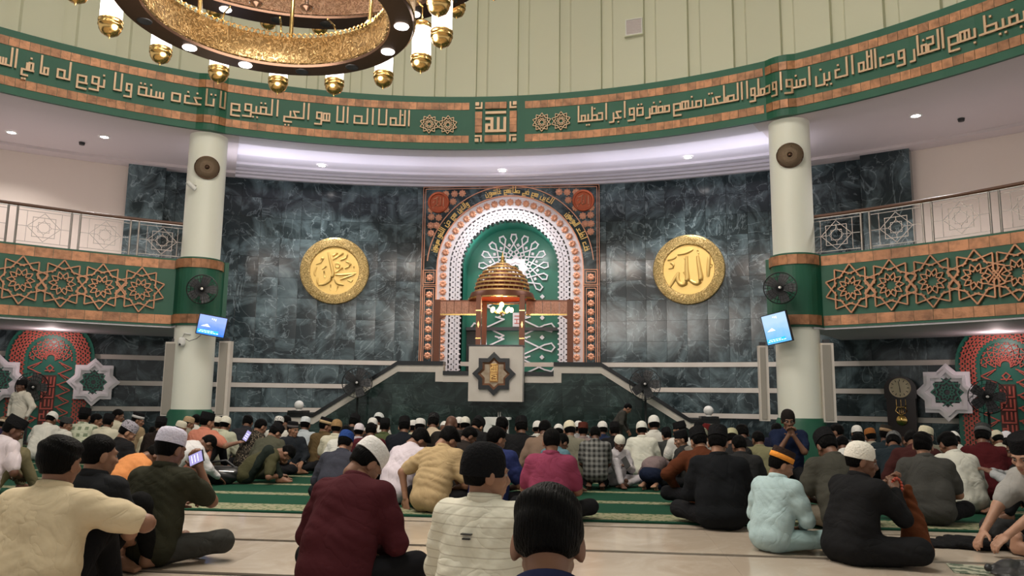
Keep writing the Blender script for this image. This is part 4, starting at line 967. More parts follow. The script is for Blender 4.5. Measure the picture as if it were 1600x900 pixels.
def side_niche(a,label):
    a=D2R(a); p=arcfn(a,0,.14); o=empty('side_niche',p,-a,label,'niche'); zc=1.72; kw=dict(zc=zc,z0=.02)
    def lb(mb,name,m): return mb.build(name,m,o)
    mb=MB(); arch_strip(mb,.40,.80,-.02,.10,24,**kw); lb(mb,'green_frame','mihrab_green')
    mb=MB(); lattice(mb,.46,.72,3,.011,-.06,-.02,**kw); lb(mb,'lattice_band','red_lattice')
    mb=MB(); aa=arch_pts(.44,24,zc,.02); mb.add([(x,.04,z) for x,z in aa],[tuple(range(len(aa)))]); lb(mb,'niche_back','mihrab_green')
    mb=MB()
    for k in range(5):
        for i in range(9):
            r=.10+.075*k; b=math.pi*(i+.5*(k%2))/8.5; c=(r*math.cos(b),zc-.02+r*math.sin(b))
            mb.poly([(c[0]+.045*math.cos(q),c[1]+.045*math.sin(q)) for q in(b,b+2.1,b+4.2)],.014,.005,.035,close=True)
    lb(mb,'tympanum_lattice','red_lattice')
    for s in(-1,1):
        for k in range(6):
            z=.35+k*.23; mb=MB(); mb.poly([(s*.16,z-.12),(s*.40,z),(s*.16,z+.12)],.02,.005,.035); mb.poly([(s*.30,z+.0),(s*.20,z+.08)],.014,.005,.035); lb(mb,'zigzag_strap','red_lattice')
    mb=MB().box((-.13,.0,.15),(.13,.03,1.35)); lb(mb,'script_panel',M.setdefault('dark_red',mat('dark_red',(.10,.03,.02),.5)))
    mb=MB()
    for k in range(5):
        z=.2+k*.23
        for A,B in(((-.10,z),(.10,z)),((.10,z),(.10,z+.18)),((-.03,z+.06),(-.03,z+.18)),((.04,z+.06),(.04,z+.18)),((-.10,z),(-.10,z+.12)),((-.10,z+.12),(-.03,z+.12)))[:6 if k%2 else 5]: mb.bar(A,B,.026,-.03,.0)
    lb(mb,'script','red_lattice')
    mb=MB(); mb.poly([(0,1.42),(.06,1.50),(.0,1.56),(-.06,1.50)],.02,.005,.035,close=True); mb.poly([(-.08,1.44),(.08,1.44)],.02,.005,.035); lb(mb,'knot','red_lattice')
    light('niche_light','POINT',arcfn(a,2.05,.85),9,(1,.80,.78),.06)  # added point light without a fitting, brightens the niche front
side_niche(-33.5,'red lattice arched niche on the left side wall under the balcony'); side_niche(34.0,'red lattice arched niche on the right side wall under the balcony')
# long case clock
p,rz=at_wall(1406,606,.40); ck=empty('grandfather_clock',(p[0],p[1],0),rz,'dark wooden grandfather clock with pale round face by the right wall','clock'); hz=p[2]
MB().box((-.30,0,0),(.30,.30,.35)).build('base','wood',ck); M['dark_wood']=mat('dark_clock_wood',(.02,.010,.009),.3)
MB().box((-.25,.03,.35),(.25,.28,hz-.15)).build('case','dark_wood',ck)
MB().prism([(-.28,hz-.20),(.28,hz-.20)]+[(.28*math.cos(a),hz-.02+.24*math.sin(a)) for a in lin(0,math.pi,16)],.0,.30).build('hood','dark_wood',ck)
fc=empty('face',(0,-.01,hz)); fc.parent=ck
MB().lathe([(.001,0),(.17,0),(.185,-.015),(.19,.01)],32,ax='y',cap=False).build('dial',mat('clock_dial',(.62,.52,.34),.4),fc)
for k in range(12):
    a=k*math.pi/6; MB().bar((.13*math.cos(a),.13*math.sin(a)),(.155*math.cos(a),.155*math.sin(a)),.012,-.006,-.001).build('hour_mark','black',fc)
MB().bar((0,0),(.005,-.085),.014,-.012,-.007,ext=.005).build('hour_hand','black',fc); MB().bar((0,0),(-.02,.12),.010,-.014,-.010,ext=.005).build('minute_hand','black',fc)
for x in(-.08,0,.08): MB().tube([(x,.02,hz-.22),(x,.02,.9 if x else .8)],.006,6).build('chain','gold',ck)
pd=MB(); pd.tube([(-.09,-.005,.95),(-.07,-.005,.90),(-.10,-.005,.84),(-.04,-.005,.78),(0,-.005,.76),(.04,-.005,.78),(.10,-.005,.84),(.07,-.005,.90),(.09,-.005,.95)],.012,6); pd.tube([(-.08,-.005,.91),(.08,-.005,.91)],.01,6)
for x in(-.03,0,.03): pd.tube([(x,-.005,.78),(x,-.005,.92)],.005,5)
pd.build('pendulum_lyre','gold',ck,smooth=True); MB().lathe([(.001,-.02),(.09,-.01),(.10,.0),(.09,.01)],24,(0,0,.66),ax='y',cap=False).build('pendulum_bob','gold',ck,smooth=True)
# cord hanging from the balcony over the left star
A=onCyl(160,508,14.5); B=onY(143,562,A[1]); tag(MB().tube([A,(A+B)/2+np.array([0,0,-.05]),B],.008,6).build('hanging_cord','white'),'thin pale cord hanging above the left white star','cord')
# ================================================================ people: smooth signed-distance bodies turned into meshes
f4=np.float32
def rotx(a): c,s=math.cos(a),math.sin(a); return np.array([[1,0,0],[0,c,-s],[0,s,c]])
def rotz(a): c,s=math.cos(a),math.sin(a); return np.array([[c,-s,0],[s,c,0],[0,0,1]])
def cone(a,b,ra,rb): return ('c',np.array(a,float),np.array(b,float),ra,rb)
def ell(c,r,M_=None): return ('e',np.array(c,float),np.array(r,float),np.eye(3) if M_ is None else M_)
def surf(prims,res,k=.04,cut=None,folds=0.,seed=0,floor_=True,sub=()):
    lo=np.full(3,9.); hi=-lo
    for p in prims:
        if p[0]=='c':
            for q,r in((p[1],p[3]),(p[2],p[4])): lo=np.minimum(lo,q-r); hi=np.maximum(hi,q+r)
        else: r=np.abs(p[3])@p[2]; lo=np.minimum(lo,p[1]-r); hi=np.maximum(hi,p[1]+r)
    lo-=k*.6+2*res; hi+=k*.6+2*res; n=np.ceil((hi-lo)/res).astype(int)+1
    ax=[(lo[i]+res*np.arange(n[i])).astype(f4) for i in range(3)]
    F=np.full(n,.5,f4)
    def ev(p,sl):
        x=ax[0][sl[0],None,None]; y=ax[1][None,sl[1],None]; z=ax[2][None,None,sl[2]]
        if p[0]=='c':
            a,b,ra,rb=p[1:]; ba=(b-a).astype(f4); L=float(ba@ba)+1e-9
            px,py,pz=x-f4(a[0]),y-f4(a[1]),z-f4(a[2])
            t=np.clip((px*ba[0]+py*ba[1]+pz*ba[2])/f4(L),0,1)
            return np.sqrt((px-t*ba[0])**2+(py-t*ba[1])**2+(pz-t*ba[2])**2)-(f4(ra)+f4(rb-ra)*t)
        c,r,m=p[1:]; px,py,pz=x-f4(c[0]),y-f4(c[1]),z-f4(c[2])
        q=[(px*f4(m[0,i])+py*f4(m[1,i])+pz*f4(m[2,i]))/f4(r[i]) for i in range(3)]
        k0=np.sqrt(q[0]**2+q[1]**2+q[2]**2)+f4(1e-6); k1=np.sqrt((q[0]/f4(r[0]))**2+(q[1]/f4(r[1]))**2+(q[2]/f4(r[2]))**2)+f4(1e-6)
        return k0*(k0-1)/k1
    def slc(p,mg):
        if p[0]=='c': l=np.minimum(p[1]-p[3],p[2]-p[4]); h=np.maximum(p[1]+p[3],p[2]+p[4])
        else: r=np.abs(p[3])@p[2]; l,h=p[1]-r,p[1]+r
        i0=np.clip(((l-mg-lo)/res).astype(int),0,n-1); i1=np.clip(((h+mg-lo)/res).astype(int)+2,1,n); return tuple(slice(i0[i],i1[i]) for i in range(3))
    for p in prims:
        sl=slc(p,k+.05); d=ev(p,sl); g=F[sl]; h=np.clip(.5+.5*(g-d)/f4(k),0,1); F[sl]=g*(1-h)+d*h-f4(k)*h*(1-h)
    for p in sub:
        sl=slc(p,.03); d=-ev(p,sl); g=F[sl]; kk=f4(.012); h=np.clip(.5-.5*(g-d)/kk,0,1); F[sl]=g*(1-h)+d*h+kk*h*(1-h)
    x=ax[0][:,None,None]; y=ax[1][None,:,None]; z=ax[2][None,None,:]
    if folds:
        q=seed*1.7
        wv=np.sin(11*z+7*x+q)*1.2+np.sin(9*y-8*x+2*q)
        md=.35+.65*(.5+.5*np.sin(12*x+9*z+3*q)*np.sin(8*y-10*z+q)).astype(f4)
        p1=78*(z*f4(.75)+x*f4(.7*math.sin(q+1)))+40*y+3.2*wv+q; p2=104*(z*f4(.5)-x*f4(.6*math.cos(q)))+30*y+3.0*wv+3*q
        F+=f4(folds)*(md*(1-2*np.abs(np.sin(p1*.5)))*.75+(1.2-md)*(1-2*np.abs(np.sin(p2*.5)))*.5+np.sin(17*z+6*x+1.4*wv+q)*.22)
    if cut is not None: F=np.maximum(F,cut(x,y,z).astype(f4))
    if floor_: F=np.maximum(F,-(z-f4(.004))+0*x+0*y)
    # surface nets
    s=F<0; nx,ny,nz=F.shape; cell=np.zeros((nx-1,ny-1,nz-1),bool)
    c0=s[:-1,:-1,:-1]; 
    mixed=np.zeros_like(cell)
    for i in(0,1):
        for j in(0,1):
            for l in(0,1): mixed|=(s[i:nx-1+i,j:ny-1+j,l:nz-1+l]!=c0)
    I=np.argwhere(mixed); idx=np.full(cell.shape,-1,np.int64); idx[tuple(I.T)]=np.arange(len(I))
    acc=np.zeros((len(I),3)); cnt=np.zeros(len(I))
    cs=[(i,j,l) for i in(0,1) for j in(0,1) for l in(0,1)]
    for a in range(8):
        for b in range(a+1,8):
            A,B=np.array(cs[a]),np.array(cs[b])
            if np.abs(A-B).sum()!=1: continue
            fa=F[tuple((I+A).T)]; fb=F[tuple((I+B).T)]; m=(fa<0)!=(fb<0); t=np.where(m,fa/(fa-fb+1e-12),0)
            acc+=np.where(m[:,None],A+(B-A)*t[:,None],0); cnt+=m
    V=lo+res*(I+acc/np.maximum(cnt,1)[:,None]); Q=[]
    for d in range(3):
        o=[0,0,0]; o[d]=1; e=[1 if i==d else 0 for i in range(3)]
        a=s[:nx-e[0],:ny-e[1],:nz-e[2]]; b=s[e[0]:,e[1]:,e[2]:]; E_=np.argwhere(a!=b); u,v=(d+1)%3,(d+2)%3
        ok=(E_[:,u]>0)&(E_[:,v]>0)&(E_[:,u]<n[u]-1)&(E_[:,v]<n[v]-1); E_=E_[ok]
        du=np.zeros(3,int); du[u]=1; dv=np.zeros(3,int); dv[v]=1
        q=np.stack([idx[tuple((E_-du-dv).T)],idx[tuple((E_-dv).T)],idx[tuple(E_.T)],idx[tuple((E_-du).T)]],1)
        fl=a[tuple(E_.T)]; q=np.where(fl[:,None],q,q[:,::-1]); Q.append(q)
    Q=np.concatenate(Q); Q=Q[(Q>=0).all(1)]
    return V,Q
def mesh_from(name,parts,mats):
    """parts = list of (V,Q,matindex)"""
    vs=[];fs=[];mi=[];o=0
    for V,Q,m in parts:
        vs.append(np.asarray(V)); fs+= [tuple(int(i)+o for i in q) for q in Q]; mi+=[m]*len(Q); o+=len(V)
    me=bpy.data.meshes.new(name); me.from_pydata(np.concatenate(vs).tolist(),[],fs)
    for m in mats: me.materials.append(m)
    me.polygons.foreach_set('material_index',mi); me.polygons.foreach_set('use_smooth',[True]*len(fs)); me.update(); return me
def mbarr(mb): return np.array(mb.v),[list(f) for f in mb.f]
# ---------------------------------------------------------------- head (centre of skull at origin, looks along +Y)
def build_head():
    pr=[ell((0,-.012,.028),(.077,.096,.090)),ell((0,.030,-.045),(.058,.064,.080)),ell((0,.066,-.100),(.028,.024,.022)),
        cone((-.036,.082,.022),(.036,.082,.022),.013,.013),ell((.042,.066,-.022),(.022,.022,.02)),ell((-.042,.066,-.022),(.022,.022,.02)),
        cone((0,.094,.008),(0,.111,-.030),.008,.013),ell((.012,.100,-.033),(.010,.010,.008)),ell((-.012,.100,-.033),(.010,.010,.008)),
        ell((0,.090,-.060),(.024,.012,.008)),ell((0,.088,-.073),(.021,.012,.009)),
        ell((.078,-.006,-.012),(.011,.022,.034),rotz(-.4)),ell((-.078,-.006,-.012),(.011,.022,.034),rotz(.4)),
        cone((0,-.025,-.06),(0,-.028,-.105),.050,.046)]
    sub=[ell((.031,.097,.002),(.016,.012,.010)),ell((-.031,.097,.002),(.016,.012,.010)),cone((-.02,.104,-.0665),(.02,.104,-.0665),.003,.003)]
    V,Q=surf(pr,.0058,.02,floor_=False,sub=sub); parts=[(V,Q,0)]
    for s in(-1,1):
        e=MB().sphere((s*.031,.083,.002),(.013,.010,.0085),10,8); parts.append((*mbarr(e),2))
        e=MB().sphere((s*.031,.0905,.001),(.0062,.004,.0062),8,6); parts.append((*mbarr(e),1))
        e=MB().tube([(s*.015,.098,.021),(s*.033,.097,.027),(s*.050,.084,.022)],[.003,.0042,.002],6); parts.append((*mbarr(e),1))
    e=MB().sphere((0,.0985,-.061),(.020,.006,.0045),10,6); parts.append((*mbarr(e),3)); e=MB().sphere((0,.0965,-.0725),(.017,.006,.005),10,6); parts.append((*mbarr(e),3))
    return parts
HEAD=build_head()
HV=HEAD[0][0]
def hair_cut(fy,fz,ny):
    return lambda x,y,z:np.maximum((y-fy)*.62+(fz-z)*.62-.0+0*x, (y+.005)*.5-(z+.045)*.9-ny+0*x)
def build_hair(kind):
    pr=[ell((0,-.014,.030),(.084,.104,.100)),cone((0,-.042,-.02),(0,-.052,-.042),.064,.046)]
    if kind=='full': pr+=[ell((0,.03,.075),(.066,.072,.05)),ell((0,-.05,.06),(.074,.07,.065))]
    # hairline: forehead high, behind the ears, down to the nape
    def cut(x,y,z):
        front=(y-.052)-(z-.048)*.9            # keep what lies behind / above
        sidez=np.where(y>-.02,.010-z+(y+.02)*.35,(-.052-z)+np.minimum((y+.02)*-1.2,.085)*-.0)
        return np.maximum(np.minimum(front,1.)*.72,sidez*.8)+0*x
    V,Q=surf(pr,.0065,.03,cut=cut,folds=.002 if kind!='full' else .0055,seed=3,floor_=False); return mesh_from('hair',[(V,Q,0)],[M['hair']])
def hair_mat():
    m=mat('black_hair',(.0022,.002,.002),.55,spec=.07); nt=m.node_tree; N=nt.nodes; L=nt.links; b=N['Principled BSDF']
    tc=N.new('ShaderNodeTexCoord'); mp=N.new('ShaderNodeMapping'); mp.inputs['Scale'].default_value=(150,60,14); mp.inputs['Rotation'].default_value=(.6,0,0); n=N.new('ShaderNodeTexNoise'); n.inputs['Scale'].default_value=1.4; n.inputs['Detail'].default_value=3
    L.new(tc.outputs['Object'],mp.inputs[0]); L.new(mp.outputs[0],n.inputs['Vector']); bp=N.new('ShaderNodeBump'); bp.inputs['Strength'].default_value=.9; bp.inputs['Distance'].default_value=.012; L.new(n.outputs['Fac'],bp.inputs['Height']); L.new(bp.outputs[0],b.inputs['Normal']); return m
M['hair']=hair_mat()
HAIR={'short':build_hair('short'),'full':build_hair('full')}
# ---------------------------------------------------------------- caps, in head space
def lathe_cap(prof,ex=.083,ey=.102,c=(0,-.016),n=28,tilt=0.):
    mb=MB().lathe(prof,n,(c[0],c[1],0),ex=ex,ey=ey); return mb
def cap_mesh(kind):
    if kind=='peci': mb=lathe_cap([(1.02,.040),(1.05,.040),(1.04,.085),(.99,.135),(.95,.142),(.5,.137),(.001,.136)])
    elif kind=='haji': mb=lathe_cap([(1.03,.034),(1.06,.034),(1.05,.075),(1.00,.108),(.88,.130),(.62,.142),(.3,.147),(.001,.148)])
    elif kind=='dome': mb=lathe_cap([(1.03,.018),(1.06,.020),(1.06,.055),(.98,.092),(.80,.122),(.52,.140),(.25,.147),(.001,.148)])
    elif kind=='beanie': mb=lathe_cap([(1.03,-.008),(1.07,-.006),(1.08,.045),(1.0,.090),(.82,.122),(.52,.142),(.25,.149),(.001,.150)])
    return mb
def cap_band(z0,z1,r=1.065): return MB().lathe([(r,z0),(r+.012,z0),(r,z1),(r-.02,z1)],28,(0,-.016,0),ex=.083,ey=.102,cap=False)
CAPS={k:cap_mesh(k).mesh('cap','black',True) for k in('peci','haji','dome','beanie')}
for me in CAPS.values():
    try: me.set_sharp_from_angle(angle=.75)
    except Exception: pass
BAND=cap_band(.042,.088).mesh('cap_band','black',True); BUTTON=MB().sphere((0,-.016,.148),(.012,.012,.006),10,6).mesh('cap_button','black',True)
# ---------------------------------------------------------------- hand (wrist at origin, fingers along +Y, palm down) and foot (ankle at origin, toes along +Y)
def build_hand(curl):
    pr=[ell((0,.052,0),(.040,.052,.016)),cone((0,-.04,0),(0,.01,0),.027,.027)]
    for i,(x,l) in enumerate(((-.030,.062),(-.010,.074),(.011,.070),(.031,.054))):
        p=np.array([x,.094-abs(x)*.12,0]); a=.25*curl
        for j,(ff,r0,r1) in enumerate(((.42,.0098,.0092),(.32,.0092,.0084),(.26,.0084,.0072))):
            d=np.array([x*.6*(1-curl),math.cos(a),-math.sin(a)]); q=p+d*l*ff; pr.append(cone(p,q,r0,r1)); p=q; a+=.75*curl
    p=np.array([.034,.03,-.004]); 
    for d,l,r0,r1 in(((.72,.62,-.30),.036,.0135,.0115),((.45,.85,-.30),.032,.011,.0085)):
        d=np.array(d); q=p+d/np.linalg.norm(d)*l; pr.append(cone(p,q,r0,r1)); p=q
    return surf(pr,.0058,.010,floor_=False)
HANDS={c:build_hand(c) for c in(.55,1.25)}
def build_foot():
    pr=[cone((0,-.02,.05),(0,-.035,-.02),.036,.034),cone((0,-.03,-.03),(0,.08,-.035),.033,.030),cone((0,.0,.0),(0,.09,-.03),.032,.024),ell((0,.10,-.042),(.042,.05,.020))]
    for x,y,r in((.028,.150,.0135),(.008,.152,.010),(-.009,.147,.009),(-.024,.139,.0085),(-.036,.128,.008)): pr.append(cone((x*.9,.115,-.045),(x,y,-.048),r,r))
    return surf(pr,.0068,.014,floor_=False)
FOOT=build_foot()
def frame(fwd,up):
    y=np.array(fwd,float); y/=np.linalg.norm(y); x=np.cross(y,np.array(up,float)); x/=np.linalg.norm(x)+1e-9; z=np.cross(x,y); return np.stack([x,y,z],1)
def xf(V,Mx,o,mirror=False):
    V=np.array(V); 
    if mirror: V=V*np.array([-1,1,1])
    return V@Mx.T+np.array(o)
def ik(a,t,l1,l2,pole):
    a,t=np.array(a,float),np.array(t,float); d=t-a; L=np.linalg.norm(d); 
    if L>(l1+l2)*.995: t=a+d/L*(l1+l2)*.995; d=t-a; L=np.linalg.norm(d)
    u=d/L; x=(l1*l1-l2*l2+L*L)/(2*L); h=math.sqrt(max(l1*l1-x*x,1e-6)); p=np.array(pole,float); p=p-u*(p@u); p/=np.linalg.norm(p)+1e-9
    return a+u*x+p*h,t
def dirv(a,tw=0.): return np.array([0,math.sin(a),math.cos(a)])
# ---------------------------------------------------------------- body in one pose
def figure(legs='cross',lean=14,hp=18,hy=0,roll=0,handL=None,handR=None,sleeve='short',poleL=None,poleR=None,fat=1.,res=.015,folds=.004,seed=0,robe=False,curl=.55,pel=None,bow=False,collar=True):
    """lean/hp/hy in degrees; local frame: seat on the ground at the origin, looks along +Y"""
    a=D2R(lean); P=np.array([0,0,.105]) if pel is None else np.array(pel,float)
    if legs=='kneel' and pel is None: P=np.array([0,-.02,.21])
    if legs=='stand' and pel is None: P=np.array([0,0,.80])
    W=P+dirv(a*.5)*.165; C=W+dirv(a*1.0)*.18; N=C+dirv(a*1.25)*.135
    hpa=D2R(hp); Nk=N+dirv(min(a*1.1+hpa*.35,1.5))*.055; HC=Nk+dirv(hpa*.8)*.097
    HM=rotz(D2R(hy))@rotx(-hpa)@np.array([[math.cos(D2R(roll)),0,math.sin(D2R(roll))],[0,1,0],[-math.sin(D2R(roll)),0,math.cos(D2R(roll))]])
    TM=rotx(-a)
    S={s:N+TM@np.array([s*.172*(.5+.5*fat),0,-.05]) for s in(-1,1)}
    H={s:P+np.array([s*.088,.01,-.005]) for s in(-1,1)}
    if legs=='cross': K={s:np.array([s*.35,.27,.125]) for s in(-1,1)}; A={s:np.array([-s*.05,.36+.03*s,.07]) for s in(-1,1)}; FD={s:np.array([-s*.8,-.25,0]) for s in(-1,1)}
    elif legs=='kneel': K={s:np.array([s*.13,.36,.07]) for s in(-1,1)}; A={s:np.array([s*.10,-.03,.055]) for s in(-1,1)}; FD={s:np.array([0,-1,-.25]) for s in(-1,1)}
    elif legs=='kneeup': K={s:np.array([s*.15,.28,.43]) for s in(-1,1)}; A={s:np.array([s*.13,.46,.075]) for s in(-1,1)}; FD={s:np.array([s*.15,1,0]) for s in(-1,1)}
    elif legs=='mixed': K={1:np.array([.17,.29,.42]),-1:np.array([-.35,.26,.125])}; A={1:np.array([.15,.44,.075]),-1:np.array([.02,.34,.07])}; FD={1:np.array([.2,1,0]),-1:np.array([.9,-.1,0])}
    elif legs=='side': K={1:np.array([.34,.28,.12]),-1:np.array([-.20,.38,.12])}; A={1:np.array([.20,.02,.06]),-1:np.array([.16,.40,.06])}; FD={1:np.array([.3,-1,0]),-1:np.array([.8,.2,0])}
    elif legs=='stand': K={s:P+np.array([s*.09,.03,-.37]) for s in(-1,1)}; A={s:P+np.array([s*.095,-.01,-.725]) for s in(-1,1)}; FD={s:np.array([s*.2,1,0]) for s in(-1,1)}
    else: K,A,FD=legs
    hL=np.array((-.10,.30,.20) if handL is None else handL,float); hR=np.array((.10,.31,.19) if handR is None else handR,float)
    E={};HD={}
    for s,h,po in((-1,hL,poleL),(1,hR,poleR)): E[s],HD[s]=ik(S[s],h,.265,.245,po if po is not None else (s*.8,-.45,-.5))
    w=fat
    sh=[ell(C+TM@np.array([0,-.004,.0]),(.150*w,.116*w,.19),TM),ell(P+np.array([0,-.0,.02]),(.172*w,.140*w,.12)),ell(W+TM@np.array([0,.03*w,-.02]),(.150*w,.120*w,.14),TM),
        cone(S[-1]+TM@np.array([.02,0,.012]),S[1]+TM@np.array([-.02,0,.012]),.068,.068),cone(N+TM@np.array([0,-.012,-.02]),N+dirv(a)*.03+np.array([0,-.01,0]),.074,.060)]
    for s in(-1,1): sh+=[cone(P+np.array([s*.066*w,-.012,.02]),W+TM@np.array([s*.066*w,-.004,.0]),.116*w,.108*w),cone(W+TM@np.array([s*.066*w,-.004,0]),C+TM@np.array([s*.088*w,.0,.035]),.108*w,.094)]
    if bow: sh=[q for i,q in enumerate(sh) if i not in(1,5,7)]
    for s in(-1,1):
        sh.append(cone(S[s],S[s]+(E[s]-S[s])*.5,.070,.064)); 
        if sleeve=='long': sh+=[cone(S[s]+(E[s]-S[s])*.5,E[s],.064,.054),cone(E[s],E[s]+(HD[s]-E[s])*.88,.053,.041)]
        else: sh.append(cone(S[s]+(E[s]-S[s])*.5,S[s]+(E[s]-S[s])*.78,.063,.062))
    tr=[]
    if robe:
        for s in(-1,1): sh+=[cone(H[s],K[s],.115,.085),cone(K[s],A[s],.085,.07)]
        if legs=='cross': sh.append(ell((0,.2,.08),(.30,.22,.09)))
    if legs=='stand':
        sh+= [cone(P,P-np.array([0,0,.14]),.16*w,.17*w)]
    tr=[ell(P+np.array([0,.012,-.01]),(.156*w,.118*w,.10) if not bow else (.175,.16,.13))]
    for s in(-1,1): tr+=[cone(H[s],K[s],.092,.068),cone(K[s],A[s]+(K[s]-A[s])*.10,.066,.050)]
    bd=[cone(P,W,.09,.085),cone(W,C,.085,.078),cone(C,N,.078,.06),cone(N,Nk,.052,.047),cone(Nk,HC-HM@np.array([0,.025,.05]),.047,.047)]
    for s in(-1,1): bd+=[cone(N,S[s],.05,.048),cone(S[s],E[s],.046,.039),cone(E[s],HD[s],.040,.026),cone(P,H[s],.09,.08),cone(H[s],K[s],.07,.052),cone(K[s],A[s],.05,.036)]
    o={'joints':dict(P=P,W=W,C=C,N=N,HC=HC,HM=HM,S=S,E=E,HD=HD,K=K,A=A)}
    ncut=lambda x,y,z:0*x+0*y+0*z-1
    nd=dirv(a*1.1); nc=N+nd*.045
    def neck(x,y,z): return ((x-nc[0])*nd[0]+(y-nc[1])*nd[1]+(z-nc[2])*nd[2])*np.where((x-nc[0])**2+(y-nc[1])**2+(z-nc[2])**2<.10**2,1,0)-np.where((x-nc[0])**2+(y-nc[1])**2+(z-nc[2])**2<.10**2,0,1)
    V,Q=surf(sh,res,.055,folds=folds,seed=seed,cut=neck); o['shirt']=mesh_from('shirt',[(V,Q,0)],[M['white']])
    if collar:
        ca=a*1.1; cm=frame(np.array([0,math.cos(ca),-math.sin(ca)]),dirv(ca)); mb=MB(); prof=[(.066,-.02),(.082,-.012),(.075,.026),(.068,.031),(.060,.024),(.060,-.01)]
        n=24; vs=[];
        for i in range(n):
            t=2*math.pi*i/n
            for r,h in prof: vs.append(((r+.004)*math.cos(t),(r+.006)*math.sin(t),h-(.018 if math.sin(t)>.3 else 0)*math.sin(t)))
        k=len(prof); mb.add(vs,[(i*k+j,((i+1)%n)*k+j,((i+1)%n)*k+(j+1)%k,i*k+(j+1)%k) for i in range(n) for j in range(k)])
        cv,cq=mbarr(mb); o['collar']=mesh_from('collar',[(cv@cm.T+N+dirv(a*1.1)*.034+np.array([0,-.008,0]),cq,0)],[M['white']])
    if not robe: V,Q=surf(tr,res,.045,folds=folds*.8,seed=seed+5); o['trousers']=mesh_from('trousers',[(V,Q,0)],[M['black']])
    V,Q=surf(bd,.019,.03); parts=[(V,Q,0)]
    for HVv,HQ,m in HEAD: parts.append((xf(HVv,HM,HC),HQ,m))
    for s in(-1,1):
        d=HD[s]-E[s]; d/=np.linalg.norm(d); hv,hq=HANDS[curl]; up=np.array([s*.25,-.2,1.]) if abs(d[2])<.8 else np.array([s*.3,-1,.2])
        parts.append((xf(hv,frame(d,up),HD[s]-d*.01,mirror=s>0),[q[::-1] for q in hq] if s>0 else hq,0))
        parts.append((xf(FOOT[0],frame(FD[s],(0,0,1) if legs!='kneel' else (0,-.3,-1)),A[s],mirror=s>0),[q[::-1] for q in FOOT[1]] if s>0 else FOOT[1],0))
    o['body']=mesh_from('body',parts,[M['white'],M['eye_dark'],M['eye_white'],M['lip']])
    o['top']=HC+HM@np.array([0,-.016,.125]); return o
M['eye_dark']=mat('eye_dark',(.008,.006,.005),.3); M['eye_white']=mat('eye_white',(.30,.27,.24),.4); M['lip']=mat('lip',(.22,.07,.055),.5)
SK=[mat('skin_%d'%i,c,.5,spec=.35,noise=(9,tuple(q*.82 for q in c),.35,.7)) for i,c in enumerate(((.235,.115,.070),(.300,.155,.095),(.165,.078,.046),(.120,.055,.034),(.40,.22,.145)))]
_cl={}
